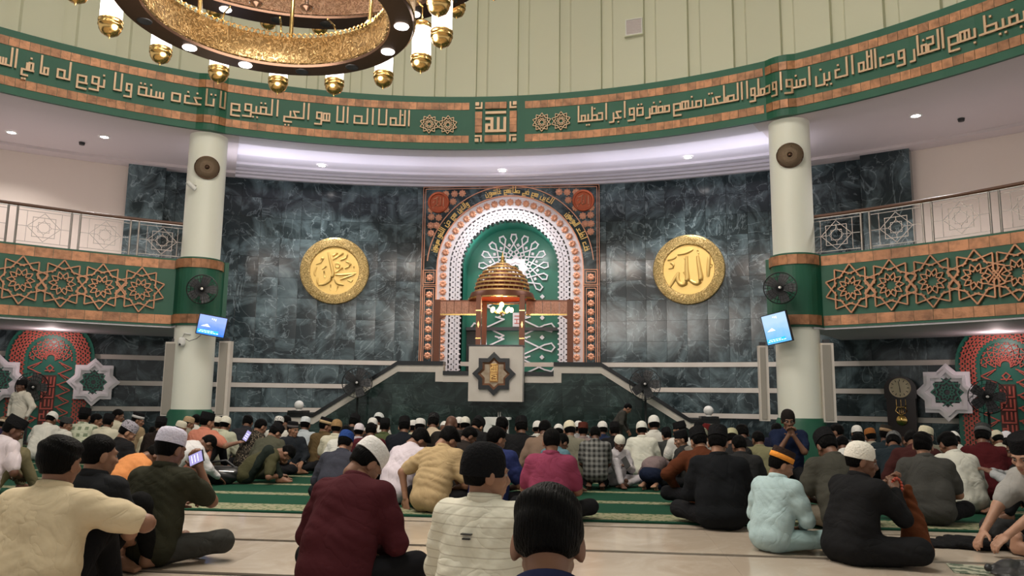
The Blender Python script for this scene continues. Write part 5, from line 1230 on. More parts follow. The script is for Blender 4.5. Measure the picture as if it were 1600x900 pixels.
def cloth(c,kind=None):
    key=(c,kind)
    if key in _cl: return _cl[key]
    m=mat('cloth',c,.9,spec=.08,bump=.45,bscale=9,noise=(3.,tuple(q*.86 for q in c),.35,.7)); nt=m.node_tree; N=nt.nodes; L=nt.links; b=N['Principled BSDF']
    bpn=[n_ for n_ in N if n_.type=='BUMP'][0]; tcx=N.new('ShaderNodeTexCoord'); oi=N.new('ShaderNodeObjectInfo'); va=N.new('ShaderNodeVectorMath'); va.operation='ADD'; L.new(tcx.outputs['Object'],va.inputs[0]); L.new(oi.outputs['Random'],va.inputs[1])
    rn=N.new('ShaderNodeTexNoise'); rn.inputs['Scale'].default_value=4.2; rn.inputs['Detail'].default_value=2.5; rn.inputs['Distortion'].default_value=1.2; L.new(va.outputs[0],rn.inputs['Vector'])
    r1=N.new('ShaderNodeMath'); r1.operation='SUBTRACT'; r1.inputs[1].default_value=.5; L.new(rn.outputs['Fac'],r1.inputs[0]); r2=N.new('ShaderNodeMath'); r2.operation='ABSOLUTE'; L.new(r1.outputs[0],r2.inputs[0]); r3=N.new('ShaderNodeMath'); r3.operation='POWER'; r3.inputs[1].default_value=.6; L.new(r2.outputs[0],r3.inputs[0])
    b2=N.new('ShaderNodeBump'); b2.inputs['Strength'].default_value=.42; b2.inputs['Distance'].default_value=.03; L.new(r3.outputs[0],b2.inputs['Height']); L.new(bpn.outputs[0],b2.inputs['Normal']); L.new(b2.outputs[0],b.inputs['Normal'])
    if kind:
        tc=N.new('ShaderNodeTexCoord'); sp=N.new('ShaderNodeSeparateXYZ'); L.new(tc.outputs['Object'],sp.inputs[0])
        def wave(out,fr,th):
            mu=N.new('ShaderNodeMath'); mu.operation='MULTIPLY'; mu.inputs[1].default_value=fr; L.new(out,mu.inputs[0]); s=N.new('ShaderNodeMath'); s.operation='SINE'; L.new(mu.outputs[0],s.inputs[0])
            g=N.new('ShaderNodeMath'); g.operation='GREATER_THAN'; g.inputs[1].default_value=th; L.new(s.outputs[0],g.inputs[0]); return g.outputs[0]
        mx=N.new('ShaderNodeMix'); mx.data_type='RGBA'; mx.inputs['A'].default_value=(*c,1)
        if kind=='stripe': fac=wave(sp.outputs['Z'],150,.93); mx.inputs['B'].default_value=(.50,.46,.37,1)
        elif kind=='plaid':
            a_=wave(sp.outputs['X'],85,0.); b_=wave(sp.outputs['Z'],85,0.); ad=N.new('ShaderNodeMath'); ad.operation='ADD'; L.new(a_,ad.inputs[0]); L.new(b_,ad.inputs[1]); dv=N.new('ShaderNodeMath'); dv.operation='MULTIPLY'; dv.inputs[1].default_value=.5; L.new(ad.outputs[0],dv.inputs[0]); fac=dv.outputs[0]; mx.inputs['B'].default_value=(.20,.20,.19,1)
        elif kind=='check':
            a_=wave(sp.outputs['X'],60,0.); b_=wave(sp.outputs['Z'],60,0.); ad=N.new('ShaderNodeMath'); ad.operation='MULTIPLY'; L.new(a_,ad.inputs[0]); L.new(b_,ad.inputs[1]); fac=ad.outputs[0]; mx.inputs['B'].default_value=(.20,.24,.16,1)
        elif kind=='batik':
            n=N.new('ShaderNodeTexNoise'); n.inputs['Scale'].default_value=9; n.inputs['Distortion'].default_value=4; L.new(tc.outputs['Object'],n.inputs['Vector']); g=N.new('ShaderNodeMath'); g.operation='COMPARE'; g.inputs[1].default_value=.5; g.inputs[2].default_value=.012; L.new(n.outputs['Fac'],g.inputs[0]); fac=g.outputs[0]; mx.inputs['B'].default_value=(.45,.36,.26,1)
        L.new(fac,mx.inputs['Factor']); L.new(mx.outputs['Result'],b.inputs['Base Color'])
    _cl[key]=m; return m
def setmat(o,m,i=0):
    o.material_slots[i].link='OBJECT'; o.material_slots[i].material=m
CAPM={}
def capmat(c,pat=False):
    if (c,pat) not in CAPM: CAPM[(c,pat)]=mat('cap_cloth',c,.9,spec=.08,bump=.5,bscale=70,noise=(60,(.05,.05,.05),.55,.6) if pat else None)
    return CAPM[(c,pat)]
BK=(.010,.010,.011); WH=(.72,.70,.66)
def person(fig,x,y,Y,label,shirt=(.7,.7,.66),trousers=(.014,.014,.016),cap=None,capc=WH,band=None,hair='short',rz=0.,skin=0,kind=None,size=None,cat='person',group=None,pat=False,hairc=None,at=None,sq=1.):
    """(x,y) = pixel of the crown of the head, Y = how far away; size is worked out so the crown reaches it"""
    top=fig['top']; R=rotz(D2R(rz)); t=onY(x,y,Y); s=size or max(.56,min(1.02,t[2]/top[2])); q=R@(top*s)
    loc=(t[0]-q[0],Y-q[1],0.013 if Y-q[1]>2.45 else 0.)
    if at is not None: loc=at
    o=empty('person',loc,D2R(rz),label,cat,group); o.scale=(s,s,s)
    b=link('body',fig['body'],o); setmat(b,SK[skin])
    c=link('shirt' if 'trousers' in fig else 'robe',fig['shirt'],o); setmat(c,cloth(shirt,kind))
    if 'collar' in fig: k_=link('collar',fig['collar'],o); setmat(k_,cloth(shirt,kind))
    if 'trousers' in fig: c=link('trousers',fig['trousers'],o); setmat(c,cloth(trousers))
    J=fig['joints']; Mh=Matrix([[*J['HM'][i],J['HC'][i]] for i in range(3)]+[[0,0,0,1]])
    if hair: h=link('hair',HAIR[hair],o); h.matrix_local=Mh
    if cap:
        k=link('cap',CAPS[cap],o); k.matrix_local=Mh@Matrix.Translation((0,-.002,0)); setmat(k,capmat(capc,pat))
        if band: e=link('cap_band',BAND,k); setmat(e,capmat(band))
        if cap=='haji': e=link('cap_button',BUTTON,k); setmat(e,capmat(capc))
    return o
# ================================================================ the congregation
F={}
F['a']=figure('cross',12,14,0,seed=0); F['al']=figure('cross',14,20,6,sleeve='long',seed=1); F['b']=figure('cross',24,40,0,seed=2); F['bl']=figure('cross',22,36,-8,sleeve='long',seed=3)
F['c']=figure('cross',12,16,42,seed=4); F['d']=figure('cross',13,16,-42,seed=5,sleeve='long'); F['e']=figure('kneel',8,12,0,sleeve='long',seed=6); F['f']=figure('cross',36,56,-10,seed=7,sleeve='long')
F['g']=figure('kneeup',22,26,-30,seed=8,sleeve='long',handL=(-.10,.36,.38),handR=(.12,.38,.38)); F['w']=figure('cross',18,28,14,fat=1.12,seed=9,sleeve='long'); F['ws']=figure('cross',20,32,-14,fat=1.12,seed=10)
NAV=(.012,.018,.045); GRY=(.070,.072,.066); BLK=(.008,.008,.009); CRM=(.56,.52,.38); MAR=(.075,.014,.020); OLV=(.050,.050,.030); WT=(.66,.64,.58)
PK,HJ,DM='peci','haji','dome'
G='worshippers seated in the far rows'
far=[ # x,y,Y,fig,rz,cap,capcolour,band,shirt,skin,label
 (8,656,6.6,'al',-10,PK,(.20,.13,.08),(.50,.40,.30),(.030,.02,.05),2,'man in brown banded cap and dark purple shirt at the left edge'),
 (85,648,6.9,'b',0,DM,WH,None,WT,2,'man in white cap and white shirt below the left white star'),
 (106,655,6.2,'d',-25,PK,(.05,.05,.05),None,WT,0,'man in grey cap and white shirt turned right by the plaid shirt'),
 (134,641,6.4,'a',5,PK,BK,None,(.50,.52,.40),2,'man in tall black cap and pale green plaid shirt near the left niche'),
 (153,648,6.6,'d',-10,None,BK,None,CRM,0,'bareheaded man in cream shirt left of the short black cap'),
 (171,651,6.3,'al',0,PK,BK,None,(.60,.56,.44),2,'man in short black cap and cream shirt under the lowest stripe'),
 (187,641,7.6,'d',-20,None,BK,None,(.56,.52,.40),2,'brown haired man in cream shirt sitting apart against the left wall'),
 (218,648,6.9,'d',-25,PK,BK,(.5,.5,.5),(.30,.22,.13),0,'man in black cap with white band and tan shirt turned right'),
 (240,668,6.6,'w',0,None,BK,None,(.54,.48,.34),0,'man in cream shirt mostly hidden behind a dark figure at the left column'),
 (253,656,5.6,'al',0,PK,BK,None,(.020,.014,.012),2,'man all in black with tall black cap before the left column'),
 (285,661,6.2,'d',-45,HJ,(.62,.58,.46),None,(.14,.10,.07),0,'man in cream cap with a dark dot facing right'),
 (297,654,7.0,'d',-10,HJ,(.42,.30,.18),None,(.30,.28,.22),0,'man in tan cap behind the cream cap with a dot'),
 (308,649,7.4,'al',0,None,BK,None,WT,2,'bareheaded man in white shirt beneath the left column'),
 (341,654,6.6,'a',0,DM,(.64,.60,.50),None,CRM,0,'man in cream knit cap just right of the salmon shirt man'),
 (354,654,6.0,'al',-8,DM,(.70,.68,.58),None,(.52,.53,.40),0,'man in pale knit cap and pale green shirt beside the right speaker'),
 (389,653,6.9,'b',10,None,BK,None,(.030,.030,.036),2,'man with bun-like dark hair and charcoal shirt left of the stair ball'),
 (437,654,7.0,'al',0,HJ,WH,None,WT,0,'man in white patterned cap and white shirt below the left stair ball'),
 (450,652,7.6,'b',0,None,BK,None,(.10,.07,.05),2,'brown haired man right behind the white patterned cap'),
 (478,655,6.4,'al',0,HJ,(.62,.66,.68),None,(.44,.49,.52),2,'man in pale blue white cap and pale blue shirt'),
 (511,656,6.0,'d',-15,PK,BK,(.50,.36,.20),(.11,.075,.035),0,'man in black cap with tan band and brown shirt'),
 (527,659,5.6,'a',0,DM,(.30,.19,.09),None,(.60,.57,.44),0,'man in tan knit cap and cream shirt'),
 (543,668,5.2,'b',0,None,BK,None,(.66,.65,.60),2,'bareheaded man in white shirt next to the blue cap'),
 (556,653,6.9,'bl',0,PK,BK,None,(.020,.020,.022),0,'man in black cap under the left pedestal fan'),
 (562,665,5.6,'a',0,DM,(.66,.60,.64),None,(.5,.46,.5),1,'man in lilac white knit cap behind the blue cap'),
 (583,656,6.6,'a',0,DM,WH,None,(.02,.02,.02),2,'man in round white cap above the maroon shirt row'),
 (593,651,7.4,'b',0,HJ,(.62,.64,.62),None,WT,2,'man in small pale cap right behind the round white cap'),
 (580,663,5.1,'w',0,None,BK,None,MAR,2,'bareheaded man in maroon shirt behind the blue cap'),
 (602,658,6.2,'al',0,PK,BK,None,(.080,.100,.045),2,'man in black cap and moss green shirt'),
 (632,657,5.6,'w',0,PK,BK,None,(.014,.016,.022),0,'man in tall black cap and black shirt left of the cream shirts'),
 (647,660,6.6,'a',0,HJ,WH,None,CRM,0,'man in white cap left of its twin by the cream shirt'),
 (657,658,6.1,'al',0,HJ,WH,None,(.58,.53,.38),2,'man in white cap and cream shirt right of its twin'),
 (678,653,6.4,'b',5,PK,BK,None,(.56,.46,.34),2,'man in black cap with white pattern and beige shirt'),
 (696,663,7.0,'bl',0,DM,WH,None,(.02,.02,.022),2,'man in white cap and dark shirt beside the bald head'),
 (708,653,5.8,'b',-10,None,BK,None,(.022,.018,.016),3,'bald dark man in dark shirt left of the paired white caps'),
 (718,655,6.9,'a',0,DM,WH,None,(.05,.05,.05),2,'left of the paired white caps below the pulpit, man in grey'),
 (727,655,6.6,'al',0,DM,(.70,.68,.60),None,(.03,.03,.03),3,'right of the paired white caps below the pulpit, man in black'),
 (750,660,6.5,'f',-10,PK,BK,None,(.016,.016,.017),1,'man in black cap bending left of the white reading desk'),
 (786,656,5.6,'bl',0,None,BK,None,(.014,.014,.015),3,'man with bushy black hair in front of the white reading desk'),
 (814,657,5.4,'w',0,PK,BK,None,(.012,.012,.013),2,'big man in black jacket and black cap right of the reading desk'),
 (840,661,6.6,'a',0,DM,WH,None,WT,2,'man in white cap and white shirt right of the black jacket'),
 (853,660,5.0,'bl',0,None,BK,None,(.22,.15,.11),3,'man with black hair and tan shirt behind the pink shirt'),
 (873,668,6.4,'b',0,DM,WH,None,(.03,.03,.035),2,'man with a white cap just showing over the pink shirt'),
 (889,662,5.4,'w',0,DM,(.68,.62,.46),None,(.21,.20,.15),0,'man in cream cap and grey olive shirt behind the plaid shirt'),
 (904,661,7.0,'a',0,DM,WH,None,(.3,.3,.3),2,'man in white cap behind the maroon cap'),
 (911,664,6.2,'a',0,PK,(.09,.025,.018),None,(.26,.20,.19),0,'man in brown maroon cap behind the plaid shirt'),
 (941,662,6.6,'al',0,DM,WH,None,(.02,.03,.07),2,'man in white cap and navy shirt below the bent walker'),
 (960,664,6.3,'al',0,PK,BK,None,(.014,.014,.015),2,'man in black cap and black shirt behind the boy with a phone'),
 (1002,662,6.2,'al',0,DM,(.70,.69,.62),None,(.68,.67,.58),0,'man in white cap and long white shirt right of the bent walker'),
 (1021,653,6.6,'al',0,DM,(.72,.71,.66),None,WT,2,'man in the highest white cap right of the bent walker'),
 (1060,662,6.2,'c',25,PK,BK,None,(.62,.60,.56),1,'man in black cap with a white shawl facing left'),
 (1094,663,6.8,'d',-10,PK,BK,None,(.05,.02,.02),0,'man in tilted black cap below the right stair ball'),
 (1107,666,6.4,'d',-20,HJ,(.10,.012,.012),None,(.5,.45,.4),0,'man in dark red cap below the right stair ball'),
 (1097,675,4.9,'bl',-10,HJ,(.30,.30,.22),None,(.18,.17,.15),0,'man in striped olive cap and grey shirt between brown shirt and black robe'),
 (1143,676,4.9,'bl',0,HJ,(.40,.38,.24),None,(.022,.022,.023),0,'man in yellowish cap and dark shirt just right of the black robe'),
 (1158,668,5.6,'b',0,None,BK,None,(.016,.016,.017),3,'bushy haired man in black behind the yellowish cap'),
 (1182,676,5.0,'w',0,None,BK,None,(.19,.18,.10),2,'man in khaki vest left of the boy in navy'),
 (1213,664,6.6,'bl',0,None,BK,None,(.012,.014,.03),2,'dark figure behind the boy in navy with clasped hands'),
 (1304,664,6.2,'c',20,None,BK,None,(.10,.10,.10),0,'man with black hair facing left beside the right column base'),
 (1315,684,5.0,'bl',0,None,BK,None,(.62,.61,.58),3,'man in black and white shirt behind the olive shirt man'),
 (1338,668,6.8,'a',0,DM,WH,None,(.5,.5,.48),2,'man in white cap left of the orange brown cap'),
 (1338,680,5.2,'b',0,None,BK,None,(.4,.39,.36),2,'man with black hair right behind the white knit cap of the black robed man'),
 (1358,673,6.4,'al',0,HJ,(.26,.10,.03),None,(.38,.36,.30),0,'man in orange brown cap and pale shirt below the clock'),
 (1386,669,6.0,'d',-20,PK,(.03,.025,.02),(.30,.20,.12),(.02,.03,.036),3,'man in dark cap with tan band under the clock'),
 (1397,684,4.9,'f',-15,HJ,(.12,.12,.12),None,(.018,.026,.032),2,'man in grey striped cap and dark teal shirt bending'),
 (1425,680,4.5,'f',-10,None,BK,None,(.050,.016,.015),2,'man in brown maroon shirt bending behind the dark grey shirt'),
 (1448,670,5.4,'d',-20,HJ,(.64,.58,.42),None,(.15,.145,.11),0,'man in cream cap and grey olive shirt behind the dark grey shirt'),
 (1487,680,5.8,'b',0,DM,WH,None,(.62,.61,.56),2,'man in white cap and white shirt left of the dark red shirt'),
 (1536,670,4.8,'ws',-20,PK,(.045,.045,.045),(.10,.10,.10),(.065,.010,.012),2,'man in tilted grey black cap and dark red shirt'),
 (1554,678,6.2,'b',0,DM,(.60,.54,.42),None,(.5,.46,.36),2,'man in cream cap right of the dark red shirt'),
 (1571,677,6.4,'a',0,DM,(.70,.68,.74),None,CRM,2,'man in lilac white cap near the right edge'),
]
for x,y,Y,fg,rz,cp_,cc_,bd_,shc,sk,lb in far:
    person(F[fg],x,y,Y,lb,shirt=shc,cap=cp_,capc=cc_,band=bd_,rz=rz,skin=sk,group=G,hair=None if 'bald' in lb else ('full' if ('bushy' in lb or 'bun' in lb) else 'short'),kind='check' if 'plaid' in lb and 'pale' in lb and 'green plaid' in lb else None,pat=('pattern' in lb or 'striped' in lb))
# ---------------------------------------------------------------- nearer rows, each with its own body
def fg(**k): k.setdefault('res',.014); return figure(**k)
def base(x,y): return onZ(x,y,0)
person(fg(legs='kneeup',lean=24,hp=30,hy=-25,seed=20,fat=1.1),31,657,3.0,'man in black cap and pinkish white T-shirt at the left edge',(.62,.55,.58),(.16,.14,.08),PK,BK,rz=-25,skin=3)
person(fg(legs='cross',lean=20,hp=34,hy=-30,seed=21),208,664,3.7,'man in grey patterned cap and black T-shirt behind the olive shirt man',(.014,.014,.015),cap=HJ,capc=(.30,.28,.32),rz=-25,skin=1,pat=True)
person(fg(legs='cross',lean=52,hp=70,seed=22),256,705,3.0,'man in orange shirt bending forward behind the olive shirt man',(.62,.25,.09),rz=-35,skin=2)
person(fg(legs='mixed',lean=18,hp=14,hy=-25,handR=(.42,.34,.42),handL=(-.10,.30,.30),sleeve='short',seed=23,fat=1.06),326,648,5.5,'man in black cap and salmon shirt holding a phone out before the left column',(.58,.22,.15),cap=PK,capc=BK,rz=-12,skin=1)
person(fg(legs='kneel',lean=58,hp=78,handL=(-.05,.62,.10),handR=(.12,.62,.10),sleeve='long',seed=24),338,690,4.2,'man in white shirt bending over a black bag',(.66,.64,.64),cap=None,rz=-42,skin=2)
person(fg(legs='cross',lean=24,hp=30,seed=25,sleeve='long'),412,657,5.9,'man with black hair and black batik shirt with pale curls',(.016,.015,.014),rz=-35,skin=1,kind='batik')
person(fg(legs='cross',lean=30,hp=44,hy=-20,seed=26,fat=1.08),437,668,5.2,'man in black cap and grey olive shirt left of the boy with headband',(.085,.085,.060),cap=PK,capc=BK,rz=-12,skin=1)
person(fg(legs='kneeup',lean=62,hp=86,seed=27,handL=(-.1,.45,.1),handR=(.1,.45,.1)),462,707,4.6,'man in olive shirt and dark trousers folded over his raised knees on the carpet',(.070,.066,.034),(.018,.024,.020),rz=-68,skin=0)
person(fg(legs='cross',lean=4,hp=6,hy=25,seed=28,sleeve='long'),458,662,5.6,'boy with dark banded cap and dark jacket looking back towards the right',(.022,.026,.032),cap=PK,capc=BK,band=(.10,.09,.09),rz=-140,skin=1)
person(fg(legs='cross',lean=26,hp=34,seed=29,fat=1.12,sleeve='long'),543,680,3.1,'man in blue cap and slate grey shirt behind the maroon shirt man',(.040,.042,.056),cap=HJ,capc=(.018,.045,.17),rz=-4,skin=1)
person(fg(legs='cross',lean=34,hp=58,hy=-25,seed=30,fat=1.05),668,679,3.5,'bareheaded man in lilac white shirt bending right beside the tan shirt',(.62,.55,.60),rz=-28,skin=0,hair='full')
person(fg(legs='cross',lean=30,hp=52,hy=-25,seed=31,handL=(-.30,.05,.10),folds=.009,poleL=(-1,-.4,0)),712,676,3.0,'bareheaded boy in tan shirt with his left arm propped down',(.45,.33,.18),rz=-18,skin=1,hair='full')
person(fg(legs='cross',lean=20,hp=45,hy=-30,seed=32,sleeve='long'),742,672,4.2,'man with dark hair looking down in a dark shirt between tan and blue shirts',(.03,.024,.022),rz=-30,skin=2)
person(fg(legs='cross',lean=26,hp=24,hy=-35,seed=33,fat=1.08,handL=(-.30,.16,.16)),780,670,2.95,'brown haired man in blue T-shirt behind the black skull cap',(.024,.034,.115),rz=-10,skin=1,hair='short')
person(fg(legs='cross',lean=12,hp=20,hy=12,seed=34,fat=1.02,folds=.0036),862,670,2.45,'man with short dark hair in a raspberry pink shirt on the carpet',(.24,.046,.090),rz=-6,skin=0)
person(fg(legs='mixed',lean=26,hp=50,seed=35,sleeve='long'),884,683,4.3,'man in light blue and teal shirt just right of the pink shirt',(.10,.19,.23),(.10,.14,.15),rz=-40,skin=2)
person(fg(legs='kneel',lean=18,hp=34,seed=36),930,669,4.8,'man in black and grey plaid shirt',(.035,.035,.034),cap=None,rz=0,skin=3,kind='plaid')
person(F['w'],1040,673,6.4,'man in black cap and charcoal shirt behind the brown shirt man',(.045,.047,.046),cap=PK,capc=BK,rz=4,skin=1)
person(F['c'],1062,676,4.9,'man in black cap whose face shows left of the brown shirt man',(.03,.03,.03),cap=PK,capc=BK,rz=60,skin=1)
person(fg(legs='cross',lean=28,hp=30,hy=10,seed=37,fat=1.06,handL=(-.24,.24,.15),poleL=(-1,-.3,-.1),sleeve='long'),1088,675,3.6,'man in black cap and rust brown shirt leaning left',(.095,.030,.014),cap=PK,capc=BK,rz=8,skin=1)
person(fg(legs='cross',lean=13,hp=28,hy=-12,seed=38,fat=1.16,sleeve='long',robe=False,folds=.0036),1122,672,2.45,'man in black cap and black robe sitting alone on the front carpet edge',(.011,.012,.014),cap=PK,capc=BK,rz=-4,skin=1)
person(F['w'],1152,683,3.6,'man in dark grey shirt just right of the black robe',(.026,.026,.027),cap=None,rz=0,skin=2)
person(fg(legs='cross',lean=26,hp=46,seed=39,fat=1.16),1285,680,2.7,'man in black cap, olive grey shirt and khaki trousers behind the knit cap',(.058,.056,.045),(.17,.145,.11),PK,BK,rz=10,skin=2)
person(fg(legs='cross',lean=20,hp=18,hy=-14,seed=40,fat=1.08),1441,679,2.9,'bareheaded man in dark grey shirt right of the black robed man with white cap',(.058,.057,.052),rz=-10,skin=1,hair='full')
person(fg(legs='cross',lean=24,hp=34,seed=41,fat=1.05,sleeve='long'),1475,680,3.8,'man with curly black hair and cream white shirt left of the dark red shirt',(.60,.59,.52),rz=14,skin=2,hair='full')
person(fg(legs='kneeup',lean=26,hp=30,seed=42,handL=(-.14,.50,.42),handR=(.14,.52,.42),sleeve='long'),1580,684,3.4,'man in grey shirt facing left with arms on his knees near the right edge',(.36,.37,.38),rz=62,skin=2,hair='full')
person(fg(legs='kneeup',lean=14,hp=16,seed=43,sleeve='long'),1612,700,3.0,'person in black trousers cut off by the right edge behind the grey shirt',(.012,.012,.014),rz=70,skin=2)
# boys and standing figures
stand=fg(legs='stand',lean=2,hp=8,hy=-12,seed=44,sleeve='long',handL=(-.26,.05,.78),handR=(.26,.05,.78))
person(stand,34,596,7.6,'boy standing in white tunic and black cap at the left edge',(.62,.58,.50),(.55,.52,.45),PK,BK,rz=168,skin=3,cat='boy')
bent=fg(legs='stand',lean=30,hp=42,hy=20,seed=45,sleeve='long',handL=(-.2,.3,.75),handR=(.2,.3,.75))
person(bent,985,633,8.9,'person in dark grey shirt walking bent in front of the right stair',(.050,.048,.042),(.02,.02,.02),rz=-100,skin=0,cat='person')
person(fg(legs='kneel',lean=4,hp=10,seed=46,handL=(-.028,.20,.66),handR=(.028,.20,.66),poleL=(-.6,0,-1),poleR=(.6,0,-1),curl=1.25),1231,644,5.4,'boy in navy shirt facing the camera with clasped hands before the right column',(.012,.018,.045),rz=176,skin=2,cat='boy',hair='short',cap='beanie',capc=(.016,.013,.012))
kid=fg(legs='mixed',lean=12,hp=26,seed=47,sleeve='long',handL=(-.03,.30,.36),handR=(.05,.30,.36),curl=1.25)
person(kid,970,684,4.9,'small boy in white cap and white robe looking at a phone on the carpet',(.64,.60,.62),(.60,.56,.58),DM,(.72,.70,.60),rz=-150,skin=3,cat='boy')
bb=onY(1016,745,4.7)
person(fg(legs='kneel',lean=84,hp=100,seed=48,bow=True,pel=(0,.02,.24),handL=(-.14,.55,.06),handR=(.14,.55,.06)),1030,715,4.7,'child in navy trousers and mauve shirt bowing with bare soles showing',(.20,.15,.15),(.012,.017,.036),rz=-22,skin=4,size=.70,at=(bb[0],4.7,.013),cat='child')
# ---------------------------------------------------------------- the front figures
def hero(**k): k.setdefault('res',.0115); return figure(**k)
person(hero(legs='kneeup',lean=16,hp=8,hy=0,seed=50,fat=1.12,handL=(-.14,.40,.40),handR=(.20,.34,.42),poleR=(1,-.5,.05),folds=.0036),98,682,-.75,'man with short black hair in a cream shirt in the left foreground',(.62,.51,.34),(.008,.008,.009),rz=2,skin=0,hair='full')
person(hero(legs='mixed',lean=12,hp=6,hy=-22,seed=51,sleeve='short'),157,679,.0,'man with slicked black hair in a charcoal shirt behind the cream shirt man',(.016,.017,.019),(.008,.008,.008),rz=-10,skin=1,hair='short')
gh=hero(legs='cross',lean=13,hp=16,hy=-10,seed=52,fat=1.04,handR=(.15,.25,.60),handL=(-.02,.30,.34),poleR=(.35,-.15,-1),curl=1.25,folds=.0036)
gb=base(270,884); person(gh,272,673,gb[1]+.12,'man in lavender white cap and dark olive shirt lifting a phone to his face',(.034,.034,.022),(.050,.050,.046),HJ,(.60,.57,.68),rz=-8,skin=0)
person(hero(legs='cross',lean=25,hp=50,hy=-26,seed=53,fat=1.15,sleeve='long',folds=.0036),592,699,.22,'man in white cap and maroon shirt bowing his head in the middle foreground',(.060,.013,.017),(.012,.012,.014),HJ,(.72,.70,.68),rz=-14,skin=0)
he=hero(legs='cross',lean=10,hp=4,hy=-50,seed=54,fat=1.05,sleeve='long',folds=.0036)
pe=person(he,758,698,-.72,'man in black skull cap and white striped shirt in the centre foreground',(.66,.63,.52),(.02,.02,.02),'beanie',(.008,.008,.009),rz=-14,skin=1,kind='stripe')
person(hero(legs='cross',lean=30,hp=34,hy=0,seed=55),857,771,-2.1,'boy with glossy black hair and navy shirt seen from behind at the bottom edge',(.014,.018,.050),(.01,.01,.01),rz=2,skin=0,hair='full',cat='boy')
fb=base(1215,862); person(hero(legs='cross',lean=16,hp=24,hy=-34,seed=56,sleeve='long',folds=.0036),1226,705,fb[1]+.1,'boy in black and orange cap and light blue shirt on the right',(.42,.55,.56),(.34,.47,.47),PK,(.035,.022,.018),band=(.80,.30,.05),rz=-48,skin=1,cat='boy')
rb=base(1370,880); person(hero(legs='cross',lean=16,hp=10,hy=-34,seed=57,sleeve='long',robe=True,fat=1.12,handL=(-.02,.40,.55),handR=(.10,.36,.52),poleL=(-.6,-.2,-1),poleR=(.6,-.2,-1),curl=1.25,folds=.0036),1346,694,rb[1]+.05,'man in white knit cap and black robe holding his hands up, right foreground',(.013,.013,.014),cap=DM,capc=(.72,.68,.60),rz=-62,skin=2)
eb=base(1640,905); person(hero(legs='cross',lean=26,hp=24,hy=22,seed=58,sleeve='short',handL=(-.10,.56,.12),handR=(.12,.54,.12),poleL=(-.6,-.3,-.2),poleR=(.6,-.3,.2)),1595,684,eb[1]+.75,'man in black cap and grey shirt reaching to a black cloth at the right edge',(.34,.33,.31),(.03,.03,.03),PK,BK,rz=104,skin=4)
# dark print on the back of the striped shirt
vs=np.array([v.co[:] for v in he['shirt'].vertices]); sel=vs[(np.abs(vs[:,0]+.02)<.035)&(np.abs(vs[:,2]-(he['joints']['C'][2]+.03))<.02)]; yb=sel[:,1].min()
for z,w_ in((.04,.05),(.02,.035)): MB().box((-.02-w_/2,yb-.012,he['joints']['C'][2]+z-.006),(-.02+w_/2,yb+.02,he['joints']['C'][2]+z)).build('back_print','black',pe)
# ---------------------------------------------------------------- small things people hold or have put down
M['phone_screen']=mat('phone_screen',(.05,.05,.07),.2,emit=(.45,.40,.75),es=.8)
def phone(x,y,Y,rot,label,s=1.):
    o=empty('phone',onY(x,y,Y),0,label,'phone'); o.rotation_euler=rot; o.scale=(s,s,s)
    MB().box((-.033,-.004,-.07),(.033,.004,.07)).build('body','black',o); MB().box((-.030,-.0055,-.066),(.030,-.004,.066)).build('screen','phone_screen',o)
    for k in range(3): MB().box((-.022,-.0062,-.04+.03*k),(.02,-.0054,-.034+.03*k)).build('text_line','screen_text',o)
phone(307,716,gb[1]+.10,(D2R(10),D2R(72),D2R(-20)),'phone with lit screen held sideways by the olive shirt man',1.05)
phone(386,681,5.6,(0,D2R(30),0),'lit phone in the outstretched hand of the salmon shirt man'); phone(978,723,4.44,(D2R(30),D2R(40),D2R(160)),'dark phone in the hands of the small boy in white')
# black bag
p=base(345,758); bg=empty('shoulder_bag',(p[0],p[1],.013),.2,'black leather shoulder bag on the carpet before the bending white shirt','bag')
V,Q=surf([ell((0,0,.09),(.20,.11,.10)),cone((-.15,0,.14),(.15,0,.14),.05,.05)],.013,.04,folds=.008,seed=3); link('body',mesh_from('body',[(V,Q,0)],[mat('black_leather',(.014,.013,.013),.35)]),bg)
MB().tube([(-.18,0,.15),(-.10,-.03,.24),(.05,-.04,.26),(.18,0,.15)],.012,8).build('strap','black',bg,smooth=True); MB().tube([(-.15,-.08,.14),(0,-.10,.15),(.15,-.08,.14)],.005,6).build('zip','chrome',bg)
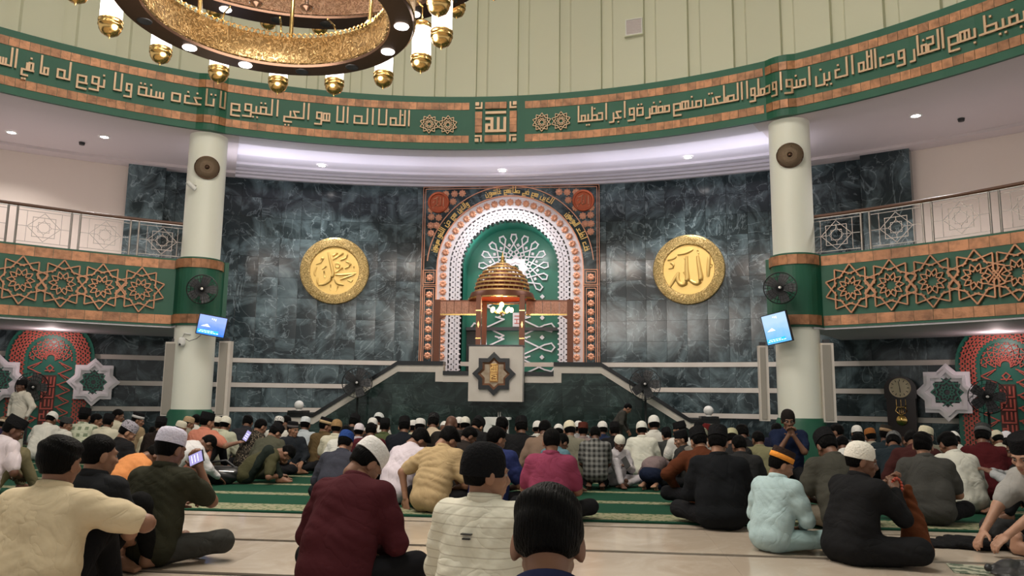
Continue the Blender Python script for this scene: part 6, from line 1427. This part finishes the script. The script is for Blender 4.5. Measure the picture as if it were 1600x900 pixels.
# black cloth, prayer mat and jacket at the right edge
p=base(1500,858); V,Q=surf([ell((-.16,.02,.012),(.20,.13,.022)),ell((.10,0,.02),(.22,.16,.035)),ell((.0,.05,.03),(.12,.1,.03))],.012,.04,folds=.010,seed=8)
c=link('folded_cloth',mesh_from('folded_cloth',[(V,Q,0)],[cloth((.012,.012,.013))]),None,(p[0]+.05,p[1]+.1,0)); tag(c,'crumpled black cloth on the floor at the right edge','cloth')
p=base(1545,893); pmx=MB().box((-.20,-.16,0),(.24,.12,.006)).build('small_mat',mat('patterned_mat',(.42,.42,.32),.9,noise=(14,(.10,.13,.09),.48,.56)),loc=(p[0],p[1]+.02,0)); pmx.rotation_euler=(0,0,-.25); tag(pmx,'pale patterned mat on the floor at the bottom right corner','mat')
p=base(1600,905); V,Q=surf([ell((0,0,.03),(.24,.15,.035)),ell((.10,.06,.06),(.13,.09,.05)),ell((-.08,.06,.055),(.10,.07,.035)),cone((-.2,.1,.04),(.05,-.02,.09),.03,.04)],.010,.02,folds=.014,seed=6)
c=link('black_jacket',mesh_from('black_jacket',[(V,Q,0)],[mat('jacket_nylon',(.018,.018,.020),.4)]),None,(p[0]+.06,p[1]-.02,0)); tag(c,'crumpled black jacket lying at the bottom right corner','jacket')

# brown cloth and beads in the lap of the black robed man
p=onY(1398,758,rb[1]+.12); V,Q=surf([cone((0,0,.02),(.03,.03,-.22),.025,.07),cone((.03,.03,-.2),(.05,.05,-.36),.07,.10)],.011,.03,folds=.010,seed=4,floor_=False)
c=link('brown_cloth',mesh_from('brown_cloth',[(V,Q,0)],[cloth((.13,.042,.018))]),None,(p[0]+.10,p[1]+.05,p[2]-.05)); tag(c,'reddish brown cloth hanging from the black robed man\'s hands','cloth')
bdm=mat('red_bead',(.35,.04,.015),.2); br=empty('prayer_beads',(p[0],p[1]-.03,p[2]),0,'small loop of red beads between the black robed man\'s hands','beads'); bm=MB().sphere((0,0,0),.011,10,8).mesh('bead',bdm,True)
for k in range(14):
    a=2*math.pi*k/14; link('bead',bm,br,(.032*math.cos(a),.01*math.sin(2*a),.045*math.sin(a)))
